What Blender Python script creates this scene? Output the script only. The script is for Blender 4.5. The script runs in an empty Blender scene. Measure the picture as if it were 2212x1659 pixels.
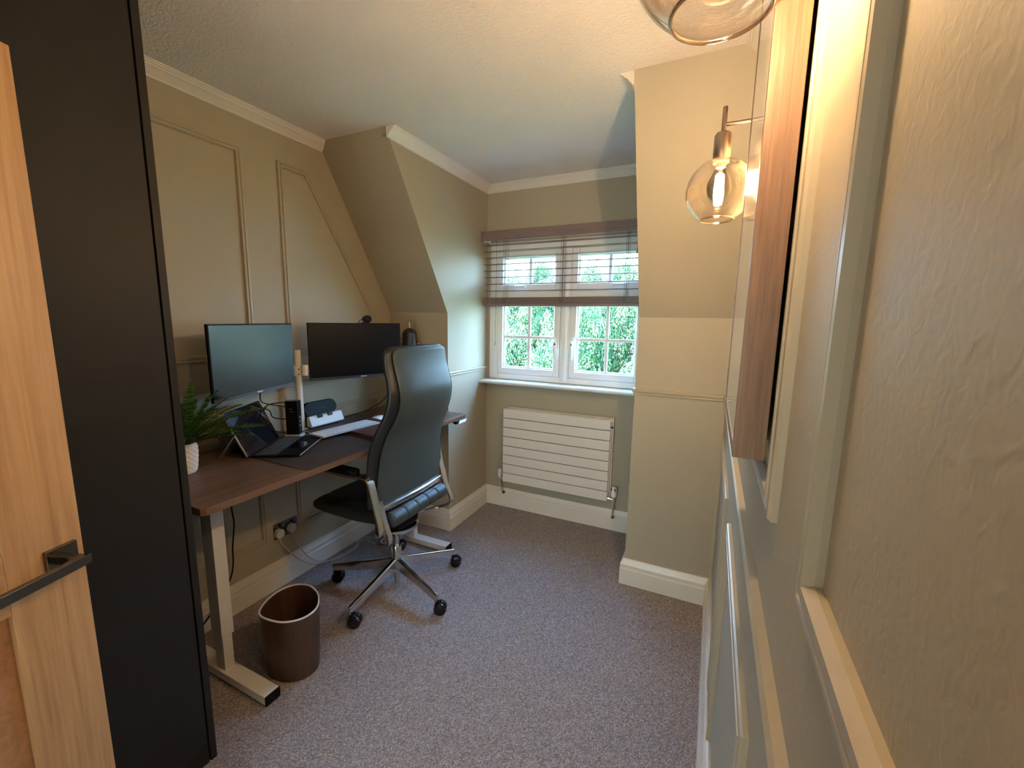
import bpy, bmesh, math, random
from math import sin, cos, pi, radians, sqrt
from mathutils import Vector, Matrix

scene = bpy.context.scene
COL = scene.collection

# ------------------------------------------------------------------ camera
cam_data = bpy.data.cameras.new('camera')
cam_data.sensor_fit = 'HORIZONTAL'
cam_data.sensor_width = 36.0
cam_data.lens = 14.8203
cam_data.clip_start = 0.01
cam = bpy.data.objects.new('camera', cam_data)
COL.objects.link(cam)
CAM = Vector((2.1205, -2.4087, 1.5111))
_r = Vector((0.90296687, 0.42945274, 0.01487189))
_u = Vector((-0.07777209, 0.12929009, 0.98855226))
_f = Vector((-0.42261369, 0.89378656, -0.1501441))
cam.matrix_world = Matrix(((_r.x, _u.x, -_f.x, CAM.x), (_r.y, _u.y, -_f.y, CAM.y),
                           (_r.z, _u.z, -_f.z, CAM.z), (0, 0, 0, 1)))
scene.camera = cam

# ------------------------------------------------------------------ world, sun, exposure
scene.view_settings.view_transform = 'Standard'
scene.view_settings.look = 'None'
scene.view_settings.gamma = 1.0
scene.view_settings.use_curve_mapping = False
scene.view_settings.exposure = 2.52
SKY_STRENGTH = 8.3
SUN_STRENGTH = 6.5
BULB_FAR = 330.0
BULB_NEAR = 122.0
world = bpy.data.worlds.new('world')
scene.world = world
world.use_nodes = True
wn = world.node_tree.nodes
wl = world.node_tree.links
bg = wn['Background']
tc = wn.new('ShaderNodeTexCoord')
sp = wn.new('ShaderNodeSeparateXYZ')
rmp = wn.new('ShaderNodeValToRGB')
rmp.color_ramp.elements[0].position = 0.0
rmp.color_ramp.elements[0].color = (0.44, 0.71, 1.0, 1)
rmp.color_ramp.elements[1].position = 0.8
rmp.color_ramp.elements[1].color = (0.22, 0.46, 1.0, 1)
wl.new(tc.outputs['Generated'], sp.inputs[0])
wl.new(sp.outputs['Z'], rmp.inputs[0])
wl.new(rmp.outputs[0], bg.inputs['Color'])
bg.inputs['Strength'].default_value = SKY_STRENGTH
sun_d = bpy.data.lights.new('sun', 'SUN')
sun_d.energy = SUN_STRENGTH
sun_d.angle = radians(0.6)
sun_d.color = (1.0, 0.95, 0.84)
sun = bpy.data.objects.new('sun', sun_d)
COL.objects.link(sun)
sun.location = (-6, -8, 14)
sun.rotation_euler = (Vector((0.42, 0.62, -0.80))).to_track_quat('-Z', 'Y').to_euler()

# ------------------------------------------------------------------ materials
def new_mat(name):
    m = bpy.data.materials.new(name)
    m.use_nodes = True
    nt = m.node_tree
    b = nt.nodes['Principled BSDF']
    return m, nt, b

def tcoord(nt, scale=(1, 1, 1), rot=(0, 0, 0)):
    t = nt.nodes.new('ShaderNodeTexCoord')
    mp = nt.nodes.new('ShaderNodeMapping')
    mp.inputs['Scale'].default_value = scale
    mp.inputs['Rotation'].default_value = rot
    nt.links.new(t.outputs['Object'], mp.inputs['Vector'])
    return mp.outputs[0]

def noise(nt, vec, scale, detail=3.0, rough=0.5, dist=0.0):
    n = nt.nodes.new('ShaderNodeTexNoise')
    n.inputs['Scale'].default_value = scale
    n.inputs['Detail'].default_value = detail
    n.inputs['Roughness'].default_value = rough
    n.inputs['Distortion'].default_value = dist
    nt.links.new(vec, n.inputs['Vector'])
    return n.outputs['Fac']

def ramp(nt, fac, stops):
    r = nt.nodes.new('ShaderNodeValToRGB')
    el = r.color_ramp.elements
    while len(el) < len(stops):
        el.new(0.5)
    for e, (p, c) in zip(el, stops):
        e.position = p
        e.color = (c[0], c[1], c[2], 1)
    nt.links.new(fac, r.inputs[0])
    return r.outputs[0]

def bump(nt, b, h, strength=0.3, dist=0.002):
    n = nt.nodes.new('ShaderNodeBump')
    n.inputs['Strength'].default_value = strength
    n.inputs['Distance'].default_value = dist
    nt.links.new(h, n.inputs['Height'])
    nt.links.new(n.outputs[0], b.inputs['Normal'])

def plain(name, c, rough=0.5, metal=0.0, spec=0.5, var=0.06, vscale=9.0, bstr=0.0, bscale=200.0, coat=0.0):
    m, nt, b = new_mat(name)
    v = tcoord(nt)
    f = noise(nt, v, vscale, 3)
    col = ramp(nt, f, [(0.3, tuple(x * (1 - var) for x in c)), (0.7, tuple(min(1, x * (1 + var)) for x in c))])
    nt.links.new(col, b.inputs['Base Color'])
    b.inputs['Roughness'].default_value = rough
    b.inputs['Metallic'].default_value = metal
    b.inputs['Specular IOR Level'].default_value = spec
    b.inputs['Coat Weight'].default_value = coat
    if bstr:
        bump(nt, b, noise(nt, v, bscale, 4), bstr, 0.002)
    return m

def wood(name, c1, c2, c3, axis='Y', scale=1.0, rough=0.45, bstr=0.05, coarse=1.0):
    m, nt, b = new_mat(name)
    s = {'X': (1.2, 26, 26), 'Y': (26, 1.2, 26), 'Z': (26, 26, 1.2)}[axis]
    v = tcoord(nt, tuple(k * scale for k in s))
    f1 = noise(nt, v, 1.0 * coarse, 5, 0.6, 0.6)
    s2 = {'X': (6, 160, 160), 'Y': (160, 6, 160), 'Z': (160, 160, 6)}[axis]
    f2 = noise(nt, tcoord(nt, tuple(k * scale for k in s2)), 1.0, 3, 0.5, 0.2)
    mx = nt.nodes.new('ShaderNodeMix')
    mx.data_type = 'FLOAT'
    mx.inputs[0].default_value = 0.35
    nt.links.new(f1, mx.inputs[2])
    nt.links.new(f2, mx.inputs[3])
    col = ramp(nt, mx.outputs[0], [(0.30, c1), (0.48, c2), (0.68, c3)])
    nt.links.new(col, b.inputs['Base Color'])
    b.inputs['Roughness'].default_value = rough
    if bstr:
        bump(nt, b, f2, bstr, 0.001)
    return m

def wall_paint(name, c, bscale, bstr, bdist=0.003, rough=0.55, stretch=(1, 1, 1), distort=1.5, detail=2.0):
    m, nt, b = new_mat(name)
    v = tcoord(nt, stretch)
    f = noise(nt, v, bscale, detail, 0.55, distort)
    f0 = noise(nt, v, 2.0, 2)
    col = ramp(nt, f0, [(0.3, tuple(x * 0.97 for x in c)), (0.7, tuple(x * 1.03 for x in c))])
    nt.links.new(col, b.inputs['Base Color'])
    b.inputs['Roughness'].default_value = rough
    b.inputs['Specular IOR Level'].default_value = 0.4
    bump(nt, b, f, bstr, bdist)
    return m

def glass_thin(name, tint=(1, 1, 1), lo=0.04, hi=0.9, gloss=(1, 1, 1), power=None, blend=0.35):
    m = bpy.data.materials.new(name)
    m.use_nodes = True
    nt = m.node_tree
    nt.nodes.clear()
    out = nt.nodes.new('ShaderNodeOutputMaterial')
    tr = nt.nodes.new('ShaderNodeBsdfTransparent')
    gl = nt.nodes.new('ShaderNodeBsdfGlossy')
    gl.inputs['Roughness'].default_value = 0.02
    gl.inputs['Color'].default_value = (*gloss, 1)
    tr.inputs['Color'].default_value = (*tint, 1)
    lw = nt.nodes.new('ShaderNodeLayerWeight')
    lw.inputs['Blend'].default_value = blend
    mr = nt.nodes.new('ShaderNodeMapRange')
    mr.inputs['To Min'].default_value = lo
    mr.inputs['To Max'].default_value = hi
    pw = nt.nodes.new('ShaderNodeMath')
    pw.operation = 'POWER'
    pw.inputs[1].default_value = power or 1.0
    nt.links.new(lw.outputs['Facing'], pw.inputs[0])
    nt.links.new(pw.outputs[0], mr.inputs['Value'])
    mx = nt.nodes.new('ShaderNodeMixShader')
    nt.links.new(mr.outputs[0], mx.inputs[0])
    nt.links.new(tr.outputs[0], mx.inputs[1])
    nt.links.new(gl.outputs[0], mx.inputs[2])
    nt.links.new(mx.outputs[0], out.inputs[0])
    return m

def emit(name, c, s):
    m, nt, b = new_mat(name)
    b.inputs['Base Color'].default_value = (*c, 1)
    b.inputs['Emission Color'].default_value = (*c, 1)
    b.inputs['Emission Strength'].default_value = s
    return m

SAGE = (0.405, 0.345, 0.245)
M_wall = wall_paint('sage_wall_paint', SAGE, 170, 0.10, 0.002)
M_wall_rough = wall_paint('textured_sage_wall_paint', SAGE, 95, 0.22, 0.003, distort=0.8, detail=1.5, rough=0.55)
M_mould = plain('sage_trim_paint', SAGE, 0.36, var=0.02)
M_ceil = wall_paint('stippled_ceiling_paint', (0.76, 0.70, 0.64), 62, 0.75, 0.006, rough=0.8, stretch=(1, 1.4, 1), distort=0.6, detail=3)
M_white = plain('cream_gloss_paint', (0.72, 0.66, 0.57), 0.32, var=0.02)
M_upvc = plain('white_window_plastic', (0.80, 0.79, 0.76), 0.3, var=0.01)
M_rad = plain('warm_white_radiator_enamel', (0.72, 0.66, 0.59), 0.35, var=0.01)
M_metalwhite = plain('white_powder_coat', (0.74, 0.70, 0.64), 0.4, var=0.02)
M_whiteplastic = plain('white_plastic', (0.80, 0.79, 0.80), 0.35, var=0.01)
M_black = plain('black_plastic', (0.006, 0.006, 0.007), 0.5, spec=0.14, var=0.1)
M_blackgloss = plain('gloss_black_plastic', (0.006, 0.006, 0.008), 0.15, var=0.1)
M_blackmatte = plain('matte_black_metal', (0.02, 0.019, 0.019), 0.42, var=0.1)
M_key = plain('dark_grey_key', (0.05, 0.05, 0.054), 0.55)
M_kbase = plain('pale_grey_aluminium', (0.50, 0.51, 0.55), 0.4)
M_slotblack = plain('dark_slot', (0.03, 0.03, 0.032), 0.6)
M_ward = plain('charcoal_laminate', (0.016, 0.0135, 0.0125), 0.55, spec=0.3, var=0.08, vscale=4, bstr=0.05, bscale=300)
M_ward_in = plain('shadow_gap_black', (0.006, 0.006, 0.006), 0.8)
M_chrome = plain('polished_aluminium', (0.72, 0.70, 0.68), 0.13, 1.0, var=0.02)
M_satin = plain('satin_chrome', (0.78, 0.74, 0.70), 0.34, 0.85, var=0.02)
M_nickel = plain('dark_nickel', (0.20, 0.18, 0.165), 0.16, 1.0, var=0.02)
M_brass = plain('satin_brass', (0.80, 0.62, 0.42), 0.25, 1.0, var=0.03)
M_bronze = plain('brushed_bronze_metal', (0.40, 0.31, 0.25), 0.35, 1.0, var=0.05)
M_leather = plain('dark_green_grey_leather', (0.038, 0.049, 0.046), 0.47, spec=0.55, var=0.05, bstr=0.12, bscale=520)
M_leather_d = plain('black_leather', (0.014, 0.016, 0.017), 0.42, spec=0.5, var=0.08, bstr=0.12, bscale=520)
M_walnut = wood('walnut_desk_laminate', (0.085, 0.042, 0.024), (0.145, 0.076, 0.045), (0.20, 0.115, 0.070), 'Y', 1.0, 0.42)
M_walnut_v = wood('walnut_frame_timber', (0.080, 0.040, 0.021), (0.170, 0.090, 0.048), (0.255, 0.152, 0.088), 'Z', 1.6, 0.45, 0.12)
M_walnut_bin = wood('walnut_veneer', (0.040, 0.017, 0.010), (0.064, 0.029, 0.017), (0.095, 0.046, 0.028), 'Z', 0.9, 0.4)
M_oak_z = wood('oak_stile_timber', (0.26, 0.13, 0.05), (0.40, 0.22, 0.095), (0.50, 0.30, 0.14), 'Z', 0.9, 0.42, 0.08)
M_oak_x = wood('oak_rail_timber', (0.26, 0.13, 0.05), (0.40, 0.22, 0.095), (0.50, 0.30, 0.14), 'X', 0.9, 0.42, 0.08)
M_oak_p = wood('oak_panel_timber', (0.22, 0.10, 0.04), (0.33, 0.165, 0.07), (0.42, 0.23, 0.11), 'X', 0.7, 0.45, 0.08)
M_blind = wood('brown_blind_timber', (0.165, 0.105, 0.097), (0.215, 0.143, 0.134), (0.26, 0.178, 0.166), 'X', 0.8, 0.4, 0.0)
M_mat = plain('dark_brown_leather_mat', (0.050, 0.034, 0.030), 0.55, var=0.25, vscale=14, bstr=0.1, bscale=300)
M_note = plain('maroon_leather', (0.115, 0.032, 0.028), 0.5, var=0.12, vscale=20, bstr=0.1, bscale=350)
M_paper = plain('paper_block', (0.55, 0.46, 0.38), 0.8)
M_screen = plain('antiglare_black_screen', (0.010, 0.013, 0.012), 0.27, spec=0.95, var=0.0)
M_screen_dark = plain('low_reflection_black_screen', (0.006, 0.006, 0.007), 0.34, spec=0.22, var=0.0)
M_screen_gl = plain('glossy_black_screen', (0.006, 0.007, 0.011), 0.06, spec=0.7, var=0.0)
M_bezel = plain('grey_bezel', (0.06, 0.062, 0.068), 0.4)
M_silver = plain('silver_magnesium', (0.55, 0.50, 0.46), 0.35, 0.8, var=0.02)
M_greyplastic = plain('light_grey_plastic', (0.42, 0.43, 0.46), 0.4)
M_logo = plain('pale_print', (0.55, 0.56, 0.58), 0.5)
M_dimlogo = plain('dim_print', (0.06, 0.06, 0.065), 0.5)
M_tyre = plain('black_rubber', (0.008, 0.008, 0.009), 0.16, spec=0.4, var=0.1)
M_pot = plain('white_ceramic', (0.78, 0.75, 0.73), 0.3, var=0.01)
M_soil = plain('dark_soil', (0.02, 0.014, 0.010), 0.9, var=0.3, vscale=150)
M_cordw = plain('grey_white_cable', (0.50, 0.46, 0.42), 0.5)
M_glass = glass_thin('window_glass', (0.97, 1.0, 0.985), 0.03, 0.7, power=3.0)
M_fillglass = glass_thin('warm_fill_light_glass', (0.78, 0.67, 0.55), 0.03, 0.7, power=3.0)  # pane of the added landing window, tinted to set its fill light colour
M_globe = glass_thin('clear_lamp_glass', (0.965, 0.95, 0.93), 0.05, 0.75, (1.0, 0.93, 0.82), power=2.2, blend=0.5)
M_globe_rim = glass_thin('polished_glass_rim', (0.72, 0.60, 0.50), 0.10, 0.9, (1.0, 0.93, 0.84), power=1.2, blend=0.5)
M_bulbglass = glass_thin('bulb_glass', (0.99, 0.97, 0.94), 0.05, 0.6, (1.0, 0.9, 0.75), power=2.0)
M_picglass = plain('picture_glazing', (0.62, 0.63, 0.62), 0.08, spec=0.6, var=0.01)
M_filament_far = emit('glowing_filament', (1.0, 0.72, 0.43), BULB_FAR)
M_filament_near = emit('dim_glowing_filament', (1.0, 0.72, 0.43), BULB_NEAR)
M_display = emit('control_display', (0.25, 0.42, 0.85), 0.22)
M_digits = emit('control_digits', (0.65, 0.8, 1.0), 0.5)
M_grass = plain('lawn_grass', (0.10, 0.20, 0.04), 0.9, var=0.3, vscale=2)
M_trunk = plain('tree_bark', (0.09, 0.065, 0.045), 0.9, var=0.3, vscale=20)
M_brick = plain('outer_wall_render', (0.45, 0.40, 0.34), 0.9)

def leaf_mat(name, a, b_, c):
    m, nt, b = new_mat(name)
    g = nt.nodes.new('ShaderNodeNewGeometry')
    col = ramp(nt, g.outputs['Random Per Island'], [(0.05, a), (0.5, b_), (0.95, c)])
    nt.links.new(col, b.inputs['Base Color'])
    b.inputs['Roughness'].default_value = 0.55
    b.inputs['Transmission Weight'].default_value = 0.0
    b.inputs['Specular IOR Level'].default_value = 0.3
    tr = nt.nodes.new('ShaderNodeBsdfTranslucent')
    nt.links.new(col, tr.inputs['Color'])
    mx = nt.nodes.new('ShaderNodeMixShader')
    mx.inputs[0].default_value = 0.3
    out = nt.nodes['Material Output']
    nt.links.new(b.outputs[0], mx.inputs[1])
    nt.links.new(tr.outputs[0], mx.inputs[2])
    nt.links.new(mx.outputs[0], out.inputs[0])
    return m

M_leaf = leaf_mat('sunlit_leaves', (0.014, 0.048, 0.022), (0.034, 0.098, 0.032), (0.085, 0.150, 0.036))
M_blossom = leaf_mat('pale_blossom', (0.24, 0.25, 0.10), (0.42, 0.38, 0.18), (0.55, 0.50, 0.28))
M_fern = leaf_mat('fern_leaves', (0.022, 0.070, 0.012), (0.050, 0.135, 0.022), (0.11, 0.22, 0.04))
M_stem = plain('fern_stem', (0.10, 0.14, 0.03), 0.6)

# woven carpet
def carpet_mat():
    m, nt, b = new_mat('woven_loop_carpet')
    v = tcoord(nt, (1, 1, 1), (0, 0, radians(38)))
    vo = nt.nodes.new('ShaderNodeTexVoronoi')
    vo.inputs['Scale'].default_value = 265
    vo.inputs['Randomness'].default_value = 0.45
    mp = nt.nodes.new('ShaderNodeMapping')
    mp.inputs['Scale'].default_value = (1.0, 0.62, 1.0)
    nt.links.new(v, mp.inputs['Vector'])
    nt.links.new(mp.outputs[0], vo.inputs['Vector'])
    sx = nt.nodes.new('ShaderNodeSeparateColor')
    nt.links.new(vo.outputs['Color'], sx.inputs[0])
    base = ramp(nt, sx.outputs[0], [(0.05, (0.36, 0.30, 0.285)), (0.5, (0.50, 0.425, 0.41)), (0.9, (0.62, 0.54, 0.525))])
    edge = ramp(nt, vo.outputs['Distance'], [(0.25, (1, 1, 1)), (0.75, (0.42, 0.40, 0.38))])
    mul = nt.nodes.new('ShaderNodeMix')
    mul.data_type = 'RGBA'
    mul.blend_type = 'MULTIPLY'
    mul.inputs[0].default_value = 1.0
    nt.links.new(base, mul.inputs[6])
    nt.links.new(edge, mul.inputs[7])
    nt.links.new(mul.outputs[2], b.inputs['Base Color'])
    b.inputs['Roughness'].default_value = 0.95
    b.inputs['Specular IOR Level'].default_value = 0.1
    inv = nt.nodes.new('ShaderNodeMath')
    inv.operation = 'SUBTRACT'
    inv.inputs[0].default_value = 1.0
    nt.links.new(vo.outputs['Distance'], inv.inputs[1])
    bump(nt, b, inv.outputs[0], 0.8, 0.004)
    return m
M_carpet = carpet_mat()

# ------------------------------------------------------------------ mesh helpers
class MB:
    """collects shapes into one mesh"""
    def __init__(s, T=None):
        s.v, s.f, s.T = [], [], T
    def add(s, vs, fs, T=None):
        T = T or s.T
        n = len(s.v)
        for p in vs:
            p = Vector(p)
            s.v.append(T @ p if T else p)
        s.f += [tuple(n + i for i in f) for f in fs]
        return s
    def box(s, x0, x1, y0, y1, z0, z1, T=None):
        return s.add([(x0, y0, z0), (x1, y0, z0), (x1, y1, z0), (x0, y1, z0), (x0, y0, z1), (x1, y0, z1), (x1, y1, z1), (x0, y1, z1)],
                     [(0, 3, 2, 1), (4, 5, 6, 7), (0, 1, 5, 4), (1, 2, 6, 5), (2, 3, 7, 6), (3, 0, 4, 7)], T)
    def cbox(s, c, sz, T=None):
        return s.box(c[0] - sz[0] / 2, c[0] + sz[0] / 2, c[1] - sz[1] / 2, c[1] + sz[1] / 2, c[2] - sz[2] / 2, c[2] + sz[2] / 2, T)
    def rings(s, rs, cap0=True, cap1=True, closed=False, T=None):
        n = len(rs[0])
        vs = [p for r in rs for p in r]
        fs = []
        m = len(rs)
        for i in range(m if closed else m - 1):
            a, b = i * n, ((i + 1) % m) * n
            for k in range(n):
                k2 = (k + 1) % n
                fs.append((a + k, a + k2, b + k2, b + k))
        if not closed:
            if cap0: fs.append(tuple(range(n - 1, -1, -1)))
            if cap1: fs.append(tuple((m - 1) * n + k for k in range(n)))
        return s.add(vs, fs, T)
    def prism(s, poly, axis, a, b, T=None):
        def P(p, t):
            return {'x': (t, p[0], p[1]), 'y': (p[0], t, p[1]), 'z': (p[0], p[1], t)}[axis]
        return s.rings([[P(p, a) for p in poly], [P(p, b) for p in poly]], T=T)
    def lathe(s, prof, c, seg=32, axis='z', cap0=True, cap1=True, fr=None, T=None):
        rs = []
        for j, (r, h) in enumerate(prof):
            ring = []
            for k in range(seg):
                a = 2 * pi * k / seg
                rr = r * (fr(a, j) if fr else 1)
                x, y = rr * cos(a), rr * sin(a)
                if axis == 'z': ring.append((c[0] + x, c[1] + y, c[2] + h))
                elif axis == 'x': ring.append((c[0] + h, c[1] + x, c[2] + y))
                else: ring.append((c[0] + y, c[1] + h, c[2] + x))
            rs.append(ring)
        return s.rings(rs, cap0, cap1, T=T)
    def cyl(s, p, q, r, seg=20, r2=None, T=None):
        return s.tube([p, q], r, seg, r2=r2, smooth=0, T=T)
    def tube(s, pts, r, seg=10, r2=None, smooth=6, ell=None, side=None, closed=False, T=None):
        pts = [Vector(p) for p in pts]
        if smooth and len(pts) > 2: pts = catmull(pts, smooth)
        rs = []
        n = len(pts)
        prev = None
        for i, p in enumerate(pts):
            t = (pts[min(i + 1, n - 1)] - pts[max(i - 1, 0)]).normalized()
            if side is not None:
                a = Vector(side)
                a = (a - t * a.dot(t)).normalized()
            else:
                if prev is None:
                    a = t.orthogonal().normalized()
                else:
                    a = (prev - t * prev.dot(t)).normalized()
                prev = a
            b = t.cross(a)
            k = i / (n - 1)
            rr = r if r2 is None else r + (r2 - r) * k
            ring = []
            if ell and ell[0] == 'rect':
                hw, hh = ell[1], ell[2]
                c = min(hw, hh) * 0.45
                for (u, v) in ((hw - c, hh), (hw, hh - c), (hw, -hh + c), (hw - c, -hh), (-hw + c, -hh), (-hw, -hh + c), (-hw, hh - c), (-hw + c, hh)):
                    ring.append(p + a * u + b * v)
                ring.reverse()
            else:
                for j in range(seg):
                    an = 2 * pi * j / seg
                    ex, ey = ell if ell else (rr, rr)
                    ring.append(p + a * (ex * cos(an)) + b * (ey * sin(an)))
            rs.append(ring)
        return s.rings(rs, T=T)
    def sphere(s, c, r, seg=24, rg=14, sc=(1, 1, 1), T=None):
        rs = []
        for i in range(rg + 1):
            a = -pi / 2 + pi * i / rg
            rr = max(cos(a), 0.004)
            rs.append([(c[0] + r * sc[0] * rr * cos(2 * pi * k / seg), c[1] + r * sc[1] * rr * sin(2 * pi * k / seg), c[2] + r * sc[2] * sin(a)) for k in range(seg)])
        return s.rings(rs, T=T)
    def build(s, name, mat, parent=None, bevel=0.0, seg=2, smooth=35, flip=False):
        return link_mesh(name, s, mat, parent, bevel, seg, smooth)

def catmull(pts, n):
    out = []
    m = len(pts)
    for i in range(m - 1):
        p0, p1, p2, p3 = pts[max(i - 1, 0)], pts[i], pts[i + 1], pts[min(i + 2, m - 1)]
        for k in range(n):
            t = k / n
            out.append(0.5 * ((2 * p1) + (p2 - p0) * t + (2 * p0 - 5 * p1 + 4 * p2 - p3) * t * t + (3 * p1 - p0 - 3 * p2 + p3) * t ** 3))
    out.append(pts[-1])
    return out

ORG = {}
def link_mesh(name, mb, mat, parent=None, bevel=0.0, seg=2, smooth=35):
    if parent is None:
        xs = [p.x for p in mb.v]; ys = [p.y for p in mb.v]; zs = [p.z for p in mb.v]
        org = Vector(((min(xs) + max(xs)) / 2, (min(ys) + max(ys)) / 2, min(zs)))
    else:
        org = ORG[parent.name]
    me = bpy.data.meshes.new(name)
    me.from_pydata([tuple(p - org) for p in mb.v], [], mb.f)
    bm = bmesh.new()
    bm.from_mesh(me)
    bmesh.ops.recalc_face_normals(bm, faces=bm.faces)
    bm.to_mesh(me)
    bm.free()
    if smooth:
        me.polygons.foreach_set('use_smooth', [True] * len(me.polygons))
        me.set_sharp_from_angle(angle=radians(smooth))
    me.materials.append(mat)
    o = bpy.data.objects.new(name, me)
    COL.objects.link(o)
    if parent is None:
        o.location = org
    else:
        o.parent = parent
    ORG[o.name] = org
    if bevel:
        b = o.modifiers.new('bevel', 'BEVEL')
        b.width = bevel
        b.segments = seg
        b.limit_method = 'ANGLE'
        b.angle_limit = radians(40)
        b.harden_normals = True
    return o

def tag(o, label, cat, group=None):
    o['label'] = label
    o['category'] = cat
    if group: o['group'] = group
    return o

def thing(name, loc, label=None, cat=None, group=None):
    o = bpy.data.objects.new(name, None)
    o.empty_display_size = 0.05
    COL.objects.link(o)
    o.location = loc
    ORG[o.name] = Vector(loc)
    if label: tag(o, label, cat, group)
    return o

def struct(o):
    o['kind'] = 'structure'
    return o

def copy_tree(o, parent=None):
    c = o.copy()
    COL.objects.link(c)
    if parent: c.parent = parent
    ORG[c.name] = ORG[o.name]
    for ch in list(o.children):
        copy_tree(ch, c)
    return c

def sweep_segments(profile, path, names, mat, kind='structure', bevel=0.0, parents=None):
    """profile = (offset to the right of travel, z); one object per path segment, mitred at the joints"""
    P = [Vector((p[0], p[1])) for p in path]
    nrm = []
    for i in range(len(P) - 1):
        d = (P[i + 1] - P[i]).normalized()
        nrm.append(Vector((d.y, -d.x)))
    mit = []
    for i in range(len(P)):
        if i == 0: mit.append(nrm[0])
        elif i == len(P) - 1: mit.append(nrm[-1])
        else: mit.append((nrm[i - 1] + nrm[i]) / (1 + nrm[i - 1].dot(nrm[i])))
    for i in range(len(P) - 1):
        if names[i] is None: continue
        mb = MB()
        mb.rings([[(P[k].x + mit[k].x * o, P[k].y + mit[k].y * o, z) for (o, z) in profile] for k in (i, i + 1)])
        ob = mb.build(names[i], mat, smooth=25)
        struct(ob)

# ------------------------------------------------------------------ room constants
H = 2.50
ZK, YS = 1.552, -0.558          # top of the low eaves wall, where the left slope meets the ceiling
ZK2, YK2, YS2 = 1.535, -0.062, -0.545
YW = 0.548                      # window wall
XA, XB, W = 0.494, 1.755, 2.204 # dormer cheeks, right wall
YB = -2.80                      # wall behind the camera
Yo = 0.68

struct(MB().box(-0.12, W + 0.12, YB - 1.5, Yo, -0.12, 0).build('floor', M_carpet, smooth=0))
struct(MB().box(-0.12, W + 0.12, YB - 1.5, Yo, H, H + 0.12).build('ceiling', M_ceil, smooth=0))
struct(MB().box(-0.12, 0, YB - 1.5, Yo, 0, H).build('wall_left', M_wall, smooth=0))
struct(MB().box(W, W + 0.12, YB - 1.5, Yo, 0, H).build('wall_right', M_wall_rough, smooth=0))
struct(MB().prism([(0, 0), (0, ZK), (YS, H), (Yo, H), (Yo, 0)], 'x', 0.0, XA).build('wall_eaves_left', M_wall, smooth=0))
struct(MB().prism([(YK2, 0), (YK2, ZK2), (YS2, H), (Yo, H), (Yo, 0)], 'x', XB, W).build('wall_eaves_right', M_wall, smooth=0))
WX0, WX1, WZ0, WZ1 = 0.518, 1.752, 1.05, 2.088
mb = MB()
mb.box(XA, XB, YW, Yo, 0, WZ0 - 0.03)
mb.box(XA, XB, YW, Yo, WZ1, H)
mb.box(XA, WX0, YW, Yo, WZ0 - 0.03, WZ1)
mb.box(WX1, XB, YW, Yo, WZ0 - 0.03, WZ1)
struct(mb.build('wall_window', M_wall, smooth=0))
DX0, DX1, DH = 1.175, 1.985, 2.02
mb = MB()
mb.box(0, DX0, YB - 0.1, YB, 0, H)
mb.box(DX1, W, YB - 0.1, YB, 0, H)
mb.box(DX0, DX1, YB - 0.1, YB, DH, H)
struct(mb.build('wall_back', M_wall, smooth=0))
mb = MB()
mb.box(0, W, YB - 1.5, YB - 1.4, 0, 0.5)
mb.box(0, W, YB - 1.5, YB - 1.4, 2.35, H)
mb.box(0, 1.25, YB - 1.5, YB - 1.4, 0.5, 2.35)
mb.box(W - 0.05, W, YB - 1.5, YB - 1.4, 0.5, 2.35)
struct(mb.build('wall_landing', M_white, smooth=0))
fill_win = struct(thing('added_fill_window', (1.78, YB - 1.45, 0.5)))  # unseen window added on the landing to let fill light in from behind
mb = MB()
for a, b in ((1.25, 1.30), (1.75, 1.79), (W - 0.10, W - 0.05)):
    mb.box(a, b, YB - 1.48, YB - 1.42, 0.5, 2.35)
for a, b in ((1.30, 1.75), (1.79, W - 0.10)):
    mb.box(a, b, YB - 1.48, YB - 1.42, 0.5, 0.55)
    mb.box(a, b, YB - 1.48, YB - 1.42, 2.30, 2.35)
mb.build('frame', M_upvc, fill_win, 0.004)
MB().box(1.30, W - 0.10, YB - 1.453, YB - 1.447, 0.55, 2.30).build('glass_pane', M_fillglass, fill_win, smooth=0)

# skirting, rail, cornice
SK = [(0, 0), (0.024, 0), (0.024, 0.094), (0.021, 0.098), (0.0205, 0.116), (0.023, 0.120), (0.0205, 0.127), (0.014, 0.136), (0.012, 0.146), (0.009, 0.153), (0, 0.153)]
path = [(0, -1.704), (0, 0), (XA, 0), (XA, YW), (XB, YW), (XB, YK2), (W, YK2), (W, YB), (DX1 + 0.08, YB)]
sweep_segments(SK, path, ['baseboard_left', 'baseboard_eaves_left', 'baseboard_cheek_left', 'baseboard_window', 'baseboard_cheek_right', 'baseboard_eaves_right', 'baseboard_right', 'baseboard_back'], M_white)
RAIL = [(0, 1.118), (0.006, 1.119), (0.008, 1.126), (0.006, 1.130), (0.013, 1.135), (0.014, 1.144), (0.010, 1.150), (0, 1.152)]
sweep_segments(RAIL, path, ['trim_1', 'trim_2', 'trim_3', None, 'trim_4', 'trim_5', 'trim_6', None], M_mould)
CN = [(0, H - 0.052), (0.008, H - 0.050), (0.010, H - 0.044), (0.015, H - 0.040), (0.026, H - 0.026), (0.040, H - 0.018), (0.043, H - 0.012), (0.048, H - 0.011), (0.050, H - 0.006), (0.056, H - 0.005), (0.057, H), (0, H)]
sweep_segments(CN, [(0, -1.704), (0, YS + 0.02)], ['trim_7'], M_white)
sweep_segments(CN, [(XA, YS + 0.004), (XA, YW), (XB, YW), (XB, YS2 + 0.004)], ['trim_8', 'trim_9', 'trim_10'], M_white)
sweep_segments(CN, [(W, YS2 + 0.02), (W, YB), (0.72, YB)], ['trim_11', 'trim_12'], M_white)

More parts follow.
